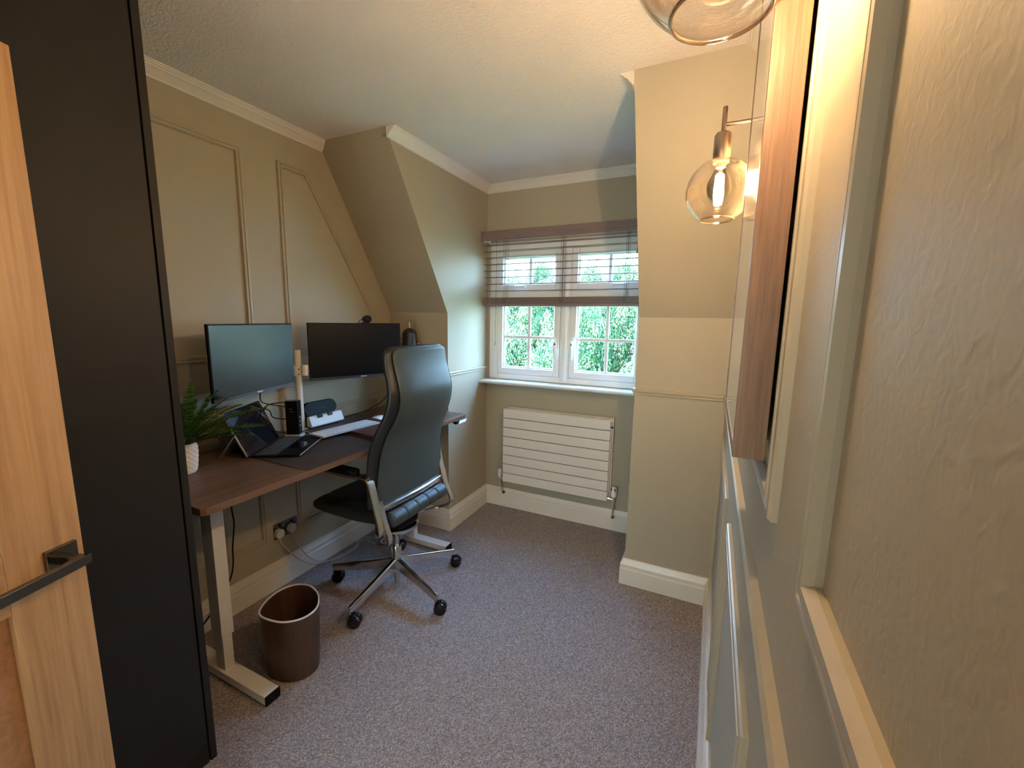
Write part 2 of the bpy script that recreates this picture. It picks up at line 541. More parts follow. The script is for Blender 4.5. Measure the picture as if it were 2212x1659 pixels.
# applied panel mouldings on the side walls
MP = [(0, 0), (0, 0.007), (0.003, 0.0105), (0.010, 0.0115), (0.0125, 0.007), (0.0155, 0.007), (0.018, 0.0125), (0.026, 0.0125), (0.030, 0.005), (0.030, 0)]
def panel(name, poly, x, sgn):
    n = len(poly)
    P = [Vector(p) for p in poly]
    area = sum(P[i].x * P[(i + 1) % n].y - P[(i + 1) % n].x * P[i].y for i in range(n))
    if area < 0: P.reverse()
    rs = []
    for i in range(n):
        d0 = (P[i] - P[i - 1]).normalized()
        d1 = (P[(i + 1) % n] - P[i]).normalized()
        n0, n1 = Vector((-d0.y, d0.x)), Vector((-d1.y, d1.x))
        m = (n0 + n1) / (1 + n0.dot(n1))
        rs.append([(x + sgn * h, P[i].x + m.x * a, P[i].y + m.y * a) for a, h in MP])
    mb = MB()
    mb.rings(rs, closed=True)
    struct(mb.build(name, M_mould, smooth=25))
PT, PB, LT, LB = 2.312, 1.297, 0.972, 0.285
panel('trim_13', [(-1.66, PB), (-1.018, PB), (-1.018, PT), (-1.66, PT)], 0, 1)
panel('trim_14', [(-0.831, PB), (-0.142, PB), (-0.142, 1.512), (-0.650, PT), (-0.831, PT)], 0, 1)
panel('trim_15', [(-1.66, LB), (-1.030, LB), (-1.030, LT), (-1.66, LT)], 0, 1)
panel('trim_16', [(-0.838, LB), (-0.142, LB), (-0.142, LT), (-0.838, LT)], 0, 1)
panel('trim_17', [(-1.862, 1.283), (-1.175, 1.283), (-1.175, PT), (-1.862, PT)], W, -1)
panel('trim_18', [(-2.72, 1.297), (-2.038, 1.297), (-2.038, PT), (-2.72, PT)], W, -1)
panel('trim_19', [(-0.995, 1.283), (-0.21, 1.283), (-0.21, 1.49), (-0.66, PT), (-0.995, PT)], W, -1)
panel('trim_20', [(-1.842, LB), (-1.175, LB), (-1.175, LT), (-1.842, LT)], W, -1)
panel('trim_21', [(-0.995, LB), (-0.21, LB), (-0.21, LT), (-0.995, LT)], W, -1)
panel('trim_22', [(-2.72, LB), (-2.03, LB), (-2.03, LT), (-2.72, LT)], W, -1)

# ------------------------------------------------------------------ window
win = struct(thing('window_1', ((WX0 + WX1) / 2, YW, WZ0)))
y0, y1 = YW + 0.001, YW + 0.072
mb = MB()
mb.box(WX0, 0.588, y0, y1, WZ0, WZ1)
mb.box(1.694, WX1, y0, y1, WZ0, WZ1)
mb.box(1.104, 1.178, y0, y1, WZ0 + 0.045, WZ1 - 0.06)
mb.box(0.588, 1.694, y0, y1, WZ0, 1.094)
mb.box(0.588, 1.694, y0, y1, 2.022, WZ1)
mb.box(0.588, 1.104, y0, y1, 1.672, 1.728)
mb.box(1.178, 1.694, y0, y1, 1.672, 1.728)
mb.build('frame', M_upvc, win, 0.006, 3)
mb = MB()
mb.rings([[(1.141 + a, YW + 0.002 - b, z) for a, b in ((-0.03, 0), (-0.022, 0.010), (-0.008, 0.014), (0.008, 0.014), (0.022, 0.010), (0.03, 0))] for z in (1.066, 2.05)])
mb.build('mullion_cover', M_upvc, win)
def sash(x0, x1, z0, z1, bars_v, bars_h):
    w = 0.047
    ya, yb_ = YW - 0.004, YW + 0.055
    m = MB()
    m.box(x0, x0 + w, ya, yb_, z0, z1)
    m.box(x1 - w, x1, ya, yb_, z0, z1)
    m.box(x0 + w, x1 - w, ya, yb_, z0, z0 + w)
    m.box(x0 + w, x1 - w, ya, yb_, z1 - w, z1)
    s_ = m.build('sash', M_upvc, win, 0.006, 3)
    m = MB()
    bw = 0.012
    for (ax, bx, az, bz) in ((x0 + w, x0 + w + bw, z0 + w, z1 - w), (x1 - w - bw, x1 - w, z0 + w, z1 - w), (x0 + w + bw, x1 - w - bw, z0 + w, z0 + w + bw), (x0 + w + bw, x1 - w - bw, z1 - w - bw, z1 - w)):
        m.box(ax, bx, YW + 0.016, YW + 0.03, az, bz)
    m.build('glazing_bead', M_upvc, s_, 0.003)
    m = MB()
    for x in bars_v: m.box(x - 0.011, x + 0.011, YW + 0.014, YW + 0.03, z0 + w + bw, z1 - w - bw)
    for z in bars_h: m.box(x0 + w + bw, x1 - w - bw, YW + 0.016, YW + 0.03, z - 0.011, z + 0.011)
    m.build('glazing_bar', M_upvc, s_, 0.003)
    m = MB()
    m.box(x0 + w, x1 - w, YW + 0.032, YW + 0.038, z0 + w, z1 - w)
    m.build('glass_pane', M_glass, s_, smooth=0)
    return s_
sL = sash(0.589, 1.103, 1.095, 1.671, [0.852], [1.382])
sR = sash(1.179, 1.693, 1.095, 1.671, [1.445], [1.378])
tL = sash(0.589, 1.103, 1.729, 2.021, [0.856], [])
tR = sash(1.179, 1.693, 1.729, 2.021, [1.448], [])
def handle_v(sashobj, x, z):
    m = MB()
    m.box(x - 0.011, x + 0.011, YW - 0.014, YW - 0.004, z - 0.045, z + 0.05)
    m.tube([(x, YW - 0.01, z + 0.012), (x, YW - 0.04, z + 0.014), (x, YW - 0.046, z - 0.02), (x, YW - 0.043, z - 0.085), (x, YW - 0.043, z - 0.112)], 0.009, 10, r2=0.007, ell=(0.010, 0.006), side=(1, 0, 0))
    h = m.build('handle', M_upvc, sashobj, 0.002)
    m = MB()
    m.cyl((x + 0.004, YW - 0.048, z - 0.004), (x + 0.004, YW - 0.052, z - 0.004), 0.006, 12)
    m.build('lock_button', M_slotblack, h)
handle_v(sL, 1.079, 1.345)
handle_v(sR, 1.203, 1.345)
def handle_h(sashobj, x, z):
    m = MB()
    m.box(x - 0.05, x + 0.06, YW - 0.012, YW - 0.004, z - 0.009, z + 0.009)
    m.tube([(x - 0.03, YW - 0.01, z), (x - 0.03, YW - 0.03, z), (x, YW - 0.035, z), (x + 0.055, YW - 0.033, z)], 0.007, 10, ell=(0.008, 0.006), side=(0, 0, 1))
    m.build('handle', M_upvc, sashobj, 0.002)
handle_h(tL, 0.775, 1.757)
handle_h(tR, 1.512, 1.757)
mb = MB()
mb.prism([(0.435, 1.026), (0.431, 1.032), (0.431, 1.040), (0.436, 1.046), (YW + 0.07, 1.048), (YW + 0.07, 1.02), (0.445, 1.02)], 'x', XA + 0.001, XB - 0.001)
struct(mb.build('trim_23', M_upvc, smooth=30))

# ------------------------------------------------------------------ venetian blind
bl = thing('venetian_blind', (1.12, 0.49, 2.16), 'dark brown timber venetian blind half raised over the window', 'blind')
mb = MB()
mb.box(XA + 0.003, XB - 0.004, 0.450, 0.462, 2.090, 2.158)
mb.box(XA + 0.003, XA + 0.013, 0.462, 0.545, 2.090, 2.158)
mb.build('valance', M_blind, bl, 0.003)
MB().box(XA + 0.02, XB - 0.02, 0.468, 0.52, 2.098, 2.150).build('headrail', M_whiteplastic, bl, 0.002)
mb = MB()
mb.box(XA + 0.012, XA + 0.045, 0.466, 0.535, 2.082, 2.098)
mb.build('bracket', M_whiteplastic, bl, 0.002)
SX0, SX1 = XA + 0.016, XB - 0.012
for z in (2.061, 2.0163, 1.9693, 1.921, 1.8736, 1.826, 1.776, 1.7259):
    m = MB()
    m.rings([[(x, 0.490 + a, z + 0.0016 + 0.0022 * (1 - (a / 0.024) ** 2)) for a in (-0.024, -0.012, 0, 0.012, 0.024)] + [(x, 0.490 + a, z - 0.0010 + 0.0022 * (1 - (a / 0.024) ** 2)) for a in (0.024, 0.012, 0, -0.012, -0.024)] for x in (SX0, SX1)])
    m.build('slat', M_blind, bl)
for k in range(12):
    z = 1.634 + k * 0.0036
    m = MB()
    m.box(SX0, SX1, 0.466 + 0.0008 * (k % 3), 0.5135, z, z + 0.0028)
    m.build('slat', M_blind, bl)
MB().box(SX0, SX1, 0.465, 0.515, 1.612, 1.632).build('bottom_rail', M_blind, bl, 0.003)
for x, dx in ((0.546, 0), (0.685, 0.007), (1.131, 0.007), (1.575, 0.007)):
    for yy in (0.4635, 0.5165):
        m = MB()
        m.cyl((x - dx, yy, 2.098), (x - dx, yy, 1.635), 0.0011, 6)
        if dx: m.cyl((x + dx, yy, 2.098), (x + dx, yy, 1.635), 0.0011, 6)
        m.build('ladder_cord', M_slotblack, bl)
def pull(x, z):
    m = MB()
    m.cyl((x, 0.455 + 0.006, 2.092), (x, 0.452, z + 0.03), 0.0013, 6)
    c = m.build('lift_cord', M_slotblack, bl)
    MB().lathe([(0.003, 0.032), (0.004, 0.024), (0.0055, 0.006), (0.007, 0.0)], (x, 0.452, z), 14).build('tassel', M_blind, c)
pull(0.622, 1.318)
pull(1.640, 1.945)

# ------------------------------------------------------------------ radiator
rad = thing('panel_radiator', (1.11, 0.48, 0.245), 'white flat panel radiator with horizontal bars under the window', 'radiator')
RX0, RX1, RZ0, RZ1, RY = 0.698, 1.527, 0.245, 0.835, 0.448
hb = (RZ1 - RZ0) / 8
for k in range(8):
    m = MB()
    z = RZ0 + k * hb
    m.box(RX0, RX1, RY, RY + 0.011, z + 0.002, z + hb - 0.0025)
    m.build('front_bar', M_rad, rad, 0.0025)
mb = MB()
mb.box(RX0 + 0.003, RX1 - 0.003, RY + 0.0105, RY + 0.014, RZ0 + 0.006, RZ1 - 0.006)
mb.build('backing', M_slotblack, rad, smooth=0)
for a, b in ((RX0 + 0.006, RX0 + 0.044), (RX1 - 0.044, RX1 - 0.006)):
    m = MB()
    m.box(a, b, RY + 0.014, RY + 0.03, RZ0 + 0.03, RZ1)
    m.build('header_pipe', M_rad, rad, 0.004)
mb = MB()
mb.box(RX0 + 0.012, RX1 + 0.010, RY + 0.062, RY + 0.074, RZ0 + 0.012, RZ1 + 0.004)
mb.build('rear_panel', M_rad, rad, 0.003)
mb = MB()
for k in range(60):
    x = RX0 + 0.03 + k * (RX1 - RX0 - 0.06) / 59
    mb.box(x - 0.0035, x + 0.0035, RY + 0.016, RY + 0.062, RZ1 - 0.006, RZ1 - 0.001)
mb.box(RX0 + 0.012, RX1 + 0.006, RY + 0.014, RY + 0.018, RZ1 - 0.012, RZ1 + 0.002)
mb.build('top_grille', M_rad, rad)
mb = MB()
mb.box(RX1 - 0.006, RX1 + 0.004, RY + 0.03, RY + 0.062, RZ0 + 0.03, RZ1 - 0.02)
mb.build('side_panel', M_rad, rad, 0.002)
mb = MB()
mb.cyl((RX1 - 0.01, RY + 0.03, RZ1 - 0.055), (RX1 + 0.016, RY + 0.03, RZ1 - 0.055), 0.006, 12)
mb.build('bleed_valve', M_nickel, rad)
wl_ = MB()
wl_.lathe([(0.012, 0), (0.016, 0.008), (0.018, 0.05), (0.017, 0.066), (0.010, 0.070)], (0.654, RY + 0.04, 0.262), 18, fr=lambda a, j: 1 + 0.05 * cos(10 * a))
lv = wl_.build('lockshield_valve', M_whiteplastic, rad)
mb = MB()
mb.cyl((0.654, RY + 0.04, 0.262), (0.654, RY + 0.04, 0.235), 0.008, 14)
mb.cyl((0.654, RY + 0.04, 0.25), (RX0 + 0.02, RY + 0.035, 0.262), 0.007, 12)
mb.tube([(0.654, RY + 0.04, 0.238), (0.657, RY + 0.045, 0.19), (0.668, RY + 0.06, 0.15), (0.674, YW - 0.006, 0.125)], 0.0065, 12)
mb.build('pipe_tail', M_satin, lv)
mb = MB()
mb.cyl((0.674, YW - 0.034, 0.126), (0.675, YW - 0.022, 0.122), 0.012, 16)
mb.build('pipe_collar', M_nickel, lv)
mb = MB()
mb.lathe([(0.010, 0), (0.020, 0.010), (0.0215, 0.04), (0.021, 0.062), (0.016, 0.076), (0.008, 0.080)], (1.566, RY + 0.04, 0.266), 22)
tv = mb.build('thermostatic_valve', M_whiteplastic, rad)
mb = MB()
for a in (-2.3, -1.1):
    mb.box(1.566 + 0.0185 * cos(a) - 0.006, 1.566 + 0.0185 * cos(a) + 0.006, RY + 0.04 + 0.0175 * sin(a) - 0.003, RY + 0.04 + 0.0175 * sin(a) + 0.003, 0.314, 0.338)
mb.build('valve_window', M_blackgloss, tv, 0.002)
mb = MB()
mb.cyl((1.566, RY + 0.04, 0.268), (1.566, RY + 0.04, 0.215), 0.009, 14)
mb.cyl((1.566, RY + 0.04, 0.252), (RX1 - 0.005, RY + 0.035, 0.258), 0.008, 12)
mb.cyl((1.535, RY + 0.0365, 0.257), (1.528, RY + 0.036, 0.2575), 0.013, 8)
mb.tube([(1.566, RY + 0.04, 0.22), (1.565, RY + 0.046, 0.16), (1.562, RY + 0.065, 0.12), (1.561, YW - 0.006, 0.105)], 0.0068, 12)
mb.build('pipe_tail', M_satin, tv)
mb = MB()
mb.cyl((1.561, YW - 0.034, 0.108), (1.561, YW - 0.022, 0.105), 0.013, 16)
mb.build('pipe_collar', M_nickel, tv)

# ------------------------------------------------------------------ wardrobe
wd = thing('wardrobe', (0.34, -2.25, 0.0), 'tall charcoal black built-in wardrobe beside the open oak door', 'wardrobe')
WY0, WY1, WXF = YB + 0.004, -1.7057, 0.678
HT = H - 0.004
mb = MB()
mb.box(0.003, WXF, WY1 - 0.020, WY1, 0, HT)
mb.build('end_panel', M_ward, wd, 0.0012)
mb = MB()
mb.box(0.003, WXF - 0.022, WY0, WY1 - 0.0205, 0.0, HT)
mb.build('carcass', M_ward_in, wd)
for a, b in ((WY1 - 0.0245 - 0.53, WY1 - 0.0245), (WY0, WY1 - 0.0245 - 0.534)):
    m = MB()
    m.box(WXF - 0.021, WXF - 0.001, a, b, 0.0765, HT - 0.004)
    m.build('door', M_ward, wd, 0.0012)
mb = MB()
mb.box(WXF - 0.021, WXF - 0.001, WY0, WY1 - 0.0245, 0.0, 0.0745)
mb.build('plinth', M_ward, wd, 0.001)

# ------------------------------------------------------------------ oak door (open into the room)
th = radians(19.4)
d1 = struct(thing('door_1', (1.21, -2.76, 0.0)))
DT = Matrix.Translation((0.95, -2.045, 0.0)) @ Matrix.Rotation(th, 4, 'Z') @ Matrix.Rotation(pi / 2, 4, 'Z') @ Matrix.Translation((-0.762, 0, 0))
# local x runs from the hinge edge to the latch edge, local y: 0 is the room side seen here is -y
T0, T1 = 0.0, 0.035
SW = 0.126
mb = MB(DT)
mb.box(0, SW, T0, T1, 0.008, 1.98)
mb.box(0.762 - SW, 0.762, T0, T1, 0.008, 1.98)
mb.build('stile', M_oak_z, d1, 0.0015)
mb = MB(DT)
for a, b in ((0.008, 0.21), (0.957, 1.074), (1.865, 1.98)):
    mb.box(SW, 0.762 - SW, T0 + 0.0004, T1 - 0.0004, a, b)
mb.build('rail', M_oak_x, d1, 0.0015)
for a, b in ((0.21, 0.957), (1.074, 1.865)):
    m = MB(DT)
    m.box(SW - 0.004, 0.762 - SW + 0.004, T0 + 0.011, T1 - 0.011, a - 0.004, b + 0.004)
    m.build('panel', M_oak_p, d1, smooth=0)
xh = 0.762 - 0.043
mb = MB(DT)
mb.box(xh - 0.027, xh + 0.027, -0.009, 0.001, 1.022 - 0.027, 1.022 + 0.027)
hd = mb.build('handle', M_nickel, d1, 0.0015)
mb = MB(DT)
mb.box(xh - 0.009, xh + 0.009, -0.050, -0.009, 1.013, 1.031)
mb.box(xh - 0.150, xh + 0.011, -0.060, -0.047, 1.012, 1.032)
mb.build('lever', M_nickel, hd, 0.0015)
# architrave / lining of the doorway
mb = MB()
mb.box(DX0 - 0.005, DX0 + 0.022, YB - 0.10, YB + 0.001, 0, DH)
mb.box(DX1 - 0.022, DX1 + 0.005, YB - 0.10, YB + 0.001, 0, DH)
mb.box(DX0 + 0.022, DX1 - 0.022, YB - 0.10, YB + 0.001, DH - 0.024, DH + 0.004)
struct(mb.build('trim_24', M_white, bevel=0.002))
mb = MB()
mb.box(DX0 - 0.07, DX0, YB, YB + 0.018, 0, DH + 0.065)
mb.box(DX1, DX1 + 0.07, YB, YB + 0.018, 0, DH + 0.065)
mb.box(DX0, DX1, YB, YB + 0.018, DH - 0.001, DH + 0.065)
struct(mb.build('trim_25', M_white, bevel=0.004))

# ------------------------------------------------------------------ framed picture on the right wall
PX, PXB = 2.1545, 2.1910
PY0, PY1, PZ0, PZ1 = -1.807, -1.395, 1.339, 2.27
pic = thing('framed_picture', ((PX + PXB) / 2, (PY0 + PY1) / 2, PZ0), 'tall picture in a deep walnut box frame hung on the right wall', 'picture')
mb = MB()
mb.box(PX, PXB, PY0, PY0 + 0.016, PZ0, PZ1)
mb.box(PX, PXB, PY1 - 0.016, PY1, PZ0, PZ1)
mb.box(PX, PXB, PY0 + 0.016, PY1 - 0.016, PZ0, PZ0 + 0.016)
mb.box(PX, PXB, PY0 + 0.016, PY1 - 0.016, PZ1 - 0.016, PZ1)
mb.build('frame', M_walnut_v, pic, 0.0008)
mb = MB()
mb.box(PX + 0.001, PX + 0.004, PY0 + 0.0165, PY1 - 0.0165, PZ0 + 0.0165, PZ1 - 0.0165)
mb.build('glazing', M_picglass, pic, smooth=0)
mb = MB()
mb.box(PXB - 0.006, PXB - 0.001, PY0 + 0.017, PY1 - 0.017, PZ0 + 0.017, PZ1 - 0.017)
mb.build('backing_board', M_slotblack, pic, smooth=0)
mb = MB()
mb.cyl((PXB - 0.004, (PY0 + PY1) / 2, PZ1 - 0.06), (W + 0.002, (PY0 + PY1) / 2, PZ1 - 0.06), 0.006, 10)
mb.build('hanger', M_nickel, pic)

# ------------------------------------------------------------------ wall lamps
LX = 2.103
def wall_lamp(y, label, fil):
    t = thing('wall_lamp', (W, y, 2.027), label, 'lamp', 'globe wall lamps either side of the picture')
    m = MB()
    m.cyl((W - 0.018, y, 2.027), (W + 0.001, y, 2.027), 0.042, 32)
    m.build('wall_plate', M_bronze, t, 0.002)
    m = MB()
    m.cyl((LX, y, 2.027), (W - 0.016, y, 2.027), 0.0048, 14)
    m.build('arm', M_bronze, t)
    m = MB()
    m.lathe([(0.005, 0), (0.0062, 0.001), (0.0062, 0.071), (0.005, 0.073)], (LX, y, 1.998), 16)
    m.build('stem', M_bronze, t)
    m = MB()
    m.lathe([(0.010, 0.064), (0.017, 0.063), (0.0215, 0.056), (0.0215, 0.006), (0.0205, 0.0), (0.020, -0.012), (0.014, -0.012)], (LX, y, 1.944), 28)
    m.build('socket', M_bronze, t)
    R_, zc = 0.0835, 1.861
    prof = []
    for i in range(33):
        a = radians(76) - radians(76 + 59.8) * i / 32
        prof.append((R_ * cos(a), R_ * sin(a)))
    inner = [(r - 0.0016, h * 0.985) for r, h in reversed(prof)]
    m = MB()
    m.lathe(prof + inner, (LX, y, zc), 56, cap0=False, cap1=False)
    gs = m.build('glass_shade', M_globe, t, smooth=60)
    r0, h0 = prof[-1]
    m = MB()
    m.rings([[(LX + (r0 + 0.0021 * cos(b)) * cos(2 * pi * k / 56), y + (r0 + 0.0021 * cos(b)) * sin(2 * pi * k / 56), zc + h0 - 0.0012 + 0.0021 * sin(b)) for k in range(56)] for b in [2 * pi * q / 10 for q in range(10)]], closed=True)
    m.build('glass_rim', M_globe_rim, gs, smooth=80)
    m = MB()
    m.lathe([(0.011, 1.934), (0.012, 1.922), (0.018, 1.908), (0.0295, 1.885), (0.031, 1.872), (0.0285, 1.855), (0.020, 1.842), (0.008, 1.8365), (0.001, 1.836)], (LX, y, 0), 28)
    b = m.build('bulb', M_bulbglass, t, smooth=60)
    m = MB()
    for k in range(6):
        a = pi / 6 + k * pi / 3
        m.cyl((LX + 0.0070 * cos(a), y + 0.0070 * sin(a), 1.900), (LX + 0.0095 * cos(a), y + 0.0095 * sin(a), 1.850), 0.0044, 8)
    m.build('filament', fil, b)
    m = MB()
    m.cyl((LX, y, 1.934), (LX, y, 1.920), 0.0125, 18)
    m.build('bulb_cap', M_brass, b)
    return t
wall_lamp(-1.09, 'lit globe wall lamp with a bronze stem below the sloping ceiling, beyond the picture', M_filament_far)
wall_lamp(-1.945, 'clear globe wall lamp cut by the top edge of the photo, nearest of the two', M_filament_near)

# ------------------------------------------------------------------ standing desk
DZ = 0.881
desk = thing('standing_desk', (0.33, -0.84, 0), 'walnut topped standing desk on white metal legs along the left wall', 'desk')
mb = MB()
y_a, y_b, x_a, x_b = -1.665, -0.022, 0.006, 0.654
c = 0.012
mb.prism([(x_a, y_a), (x_b - c, y_a), (x_b, y_a + c), (x_b, y_b - c), (x_b - c, y_b), (x_a, y_b)], 'z', DZ - 0.026, DZ)
mb.build('desk_top', M_walnut, desk, 0.002)
def desk_leg(yc):
    m = MB()
    m.box(0.325, 0.396, yc - 0.0245, yc + 0.0245, 0.198, DZ - 0.062)
    l = m.build('leg', M_metalwhite, desk, 0.002)
    m = MB()
    m.box(0.332, 0.389, yc - 0.0195, yc + 0.0195, 0.040, 0.26)
    m.build('inner_column', M_metalwhite, l, 0.002)
    m = MB()
    m.box(0.075, 0.652, yc - 0.031, yc + 0.031, 0.008, 0.044)
    f = m.build('foot', M_metalwhite, l, 0.003)
    for a, b in ((0.652, 0.661), (0.066, 0.075)):
        m = MB()
        m.box(a, b, yc - 0.031, yc + 0.031, 0.004, 0.0435)
        m.build('end_cap', M_black, f, 0.003)
    for xx in (0.11, 0.62):
        m = MB()
        m.cyl((xx, yc, 0.0), (xx, yc, 0.01), 0.018, 16)
        m.build('levelling_foot', M_black, f)
    m = MB()
    m.box(0.09, 0.46, yc - 0.028, yc + 0.028, DZ - 0.064, DZ - 0.0265)
    m.build('top_bracket', M_metalwhite, l, 0.002)
desk_leg(-1.484)
desk_leg(-0.248)
mb = MB()
mb.box(0.20, 0.26, -1.452, -0.28, DZ - 0.056, DZ - 0.027)
mb.build('crossbar', M_metalwhite, desk, 0.002)
T = Matrix.Translation((0.648, -0.094, 0.851)) @ Matrix.Rotation(radians(20), 4, 'Y')
mb = MB(T)
mb.box(-0.075, 0.012, -0.058, 0.062, -0.016, 0.006)
mb.box(0.0122, 0.0165, -0.036, 0.060, -0.0155, 0.0145)
cp = mb.build('control_panel', M_black, desk, 0.0015)
mb = MB(T)
mb.box(0.0166, 0.0174, -0.034, 0.058, -0.0135, 0.0125)
mb.build('display', M_display, cp, smooth=0)
mb = MB(T)
for a, b, z0, z1 in ((-0.022, -0.018, -0.006, 0.006), (-0.012, -0.008, -0.006, 0.006), (-0.018, -0.012, 0.004, 0.006), (-0.018, -0.012, -0.006, -0.004), (0.004, 0.007, -0.007, 0.005), (0.020, 0.025, -0.006, 0.005), (0.030, 0.038, -0.004, 0.006), (0.032, 0.041, -0.007, -0.003)):
    mb.box(0.0175, 0.0179, a, b, z0, z1)
mb.build('control_digits', M_digits, cp, smooth=0)

# ------------------------------------------------------------------ things on the desk
def rrect(cx, cy, hx, hy, r, n=6):
    out = []
    for sx, sy, a0 in ((1, 1, 0), (-1, 1, pi / 2), (-1, -1, pi), (1, -1, 3 * pi / 2)):
        for k in range(n + 1):
            a = a0 + pi / 2 * k / n
            out.append((cx + sx * (hx - r) + r * cos(a), cy + sy * (hy - r) + r * sin(a)))
    return out
mb = MB()
mb.prism(rrect(0.372, -0.82, 0.281, 0.440, 0.025), 'z', DZ, DZ + 0.003)
tag(mb.build('desk_mat', M_mat, bevel=0.0008), 'dark brown leather desk mat on the walnut desk', 'desk mat')
nb = thing('notebook', (0.44, -0.63, DZ + 0.003), 'maroon leather notebook lying under the white keyboard', 'notebook')
NT = Matrix.Translation((0.425, -0.635, DZ + 0.003)) @ Matrix.Rotation(radians(-8), 4, 'Z')
mb = MB(NT)
mb.prism(rrect(0, 0, 0.192, 0.135, 0.01), 'z', 0.0, 0.003)
mb.prism(rrect(0, 0, 0.192, 0.135, 0.01), 'z', 0.013, 0.016)
mb.box(-0.189, 0.189, 0.124, 0.1345, 0.003, 0.013)
mb.build('cover', M_note, nb, 0.0012)
mb = MB(NT)
mb.box(-0.186, 0.186, -0.129, 0.123, 0.003, 0.013)
mb.build('page_block', M_note, nb)
# keyboard
kb = thing('keyboard', (0.32, -0.74, 0.90), 'slim white wireless keyboard on the maroon notebook', 'keyboard')
KT = Matrix.Translation((0.318, -0.742, DZ + 0.0192)) @ Matrix.Rotation(radians(-94.5), 4, 'Z') @ Matrix.Rotation(pi, 4, 'Z')
mb = MB(KT)
mb.prism(rrect(0, 0, 0.190, 0.062, 0.008), 'z', 0.0, 0.0065)
mb.build('base', M_kbase, kb, 0.001)
for r_ in range(6):
    zr = 0.046 - r_ * 0.0178
    if r_ < 5:
        n_ = 14
        xs_ = [(-0.182 + i * 0.026, -0.182 + i * 0.026 + 0.0225) for i in range(n_)]
    else:
        xs_ = [(-0.182, -0.155), (-0.152, -0.125), (-0.122, -0.095), (-0.092, 0.026), (0.030, 0.056), (0.060, 0.086), (0.09, 0.116), (0.12, 0.146), (0.15, 0.1785)]
    for a, b in xs_:
        m = MB(KT)
        m.box(a, b, zr - 0.0077, zr + 0.0077, 0.0066, 0.0084)
        m.build('key', M_whiteplastic, kb, 0.0007)
# mouse
mb = MB()
rs = []
for i in range(13):
    t = -1 + 2 * i / 12
    hw = 0.031 * (1 - abs(t) ** 2.6) ** 0.5 if abs(t) < 1 else 0.002
    hh = 0.019 * (1 - abs(t) ** 2.2) ** 0.6 + 0.003
    rs.append([(0.262 + max(hw, 0.002) * cos(pi * k / 10), -0.435 + 0.056 * t, DZ + 0.0045 + hh * sin(pi * k / 10) ** 0.8) for k in range(11)] + [(0.262 - max(hw, 0.002) * 0.6, -0.435 + 0.056 * t, DZ + 0.0032), (0.262 + max(hw, 0.002) * 0.6, -0.435 + 0.056 * t, DZ + 0.0032)])
mb.rings(rs)
tag(mb.build('computer_mouse', M_whiteplastic, smooth=60), 'white curved computer mouse at the end of the white keyboard', 'mouse')

# monitors
def monitor(cx, cy, zb, yaw, label, logo, scr):
    T = Matrix.Translation((cx, cy, zb)) @ Matrix.Rotation(yaw, 4, 'Z')
    w, h = 0.54, 0.32
    t = thing('monitor', (cx, cy, zb), label, 'monitor', 'pair of desk monitors on the white arm')
    m = MB(T)
    m.box(-w / 2, w / 2, 0.0, 0.012, 0, h)
    m.build('housing', M_black, t, 0.0015)
    m = MB(T)
    m.box(-w / 2 + 0.005, w / 2 - 0.005, -0.0012, 0.0002, 0.016, h - 0.006)
    m.build('screen', scr, t, smooth=0)
    m = MB(T)
    m.box(-w / 2, w / 2, -0.0016, 0.0, 0.0, 0.0145)
    cb = m.build('chin', M_bezel, t, 0.0006)
    m = MB(T)
    m.box(logo - 0.018, logo + 0.018, -0.0022, -0.0015, 0.0045, 0.0105)
    m.build('logo', M_logo, cb, smooth=0)
    m = MB(T)
    m.rings([[(a * 0.5 * w * s, y, zz) for a, zz in ((-0.97, 0.012), (0.97, 0.012), (0.97, 0.20), (-0.97, 0.20))] for y, s in ((0.0115, 1.0), (0.026, 0.985), (0.040, 0.88))])
    m.build('rear_cover', M_metalwhite, t, 0.003)
    m = MB(T)
    m.box(-0.05, 0.05, 0.040, 0.046, 0.06, 0.16)
    m.build('mount_plate', M_metalwhite, t, 0.002)
    return T
TL = monitor(0.230, -1.160, 1.157, 1.912, 'matte black monitor on the left, reflecting green, above the open laptop', 0.0, M_screen)
TR = monitor(0.239, -0.557, 1.160, 1.147, 'matte black monitor on the right with a webcam on top', 0.03, M_screen_dark)
# monitor arm
arm = thing('monitor_mount', (0.061, -0.823, DZ), 'white two armed monitor pole standing at the back of the desk', 'monitor mount')
px_, py_ = 0.061, -0.823
mb = MB()
mb.cyl((px_, py_, DZ + 0.008), (px_, py_, 1.331), 0.0178, 28)
mb.build('pole', M_metalwhite, arm, 0.0015)
mb = MB()
mb.box(px_ - 0.05, px_ + 0.028, py_ - 0.075, py_ + 0.021, DZ, DZ + 0.009)
mb.build('base_plate', M_metalwhite, arm, 0.002)
mb = MB()
mb.lathe([(0.0185, 0), (0.0225, 0.001), (0.0225, 0.023), (0.0205, 0.025), (0.0185, 0.025)], (px_, py_, 1.186), 28)
mb.lathe([(0.0185, 0), (0.0225, 0.001), (0.0225, 0.021), (0.0205, 0.022), (0.0185, 0.022)], (px_, py_, 1.216), 28)
mb.cyl((px_, py_, 1.211), (px_, py_, 1.216), 0.0195, 24)
cl = mb.build('clamp_collar', M_metalwhite, arm)
mb = MB()
for z_ in (1.198, 1.227):
    mb.cyl((px_ + 0.018, py_ - 0.012, z_), (px_ + 0.0245, py_ - 0.0135, z_), 0.0035, 8)
mb.build('clamp_screw', M_slotblack, cl)
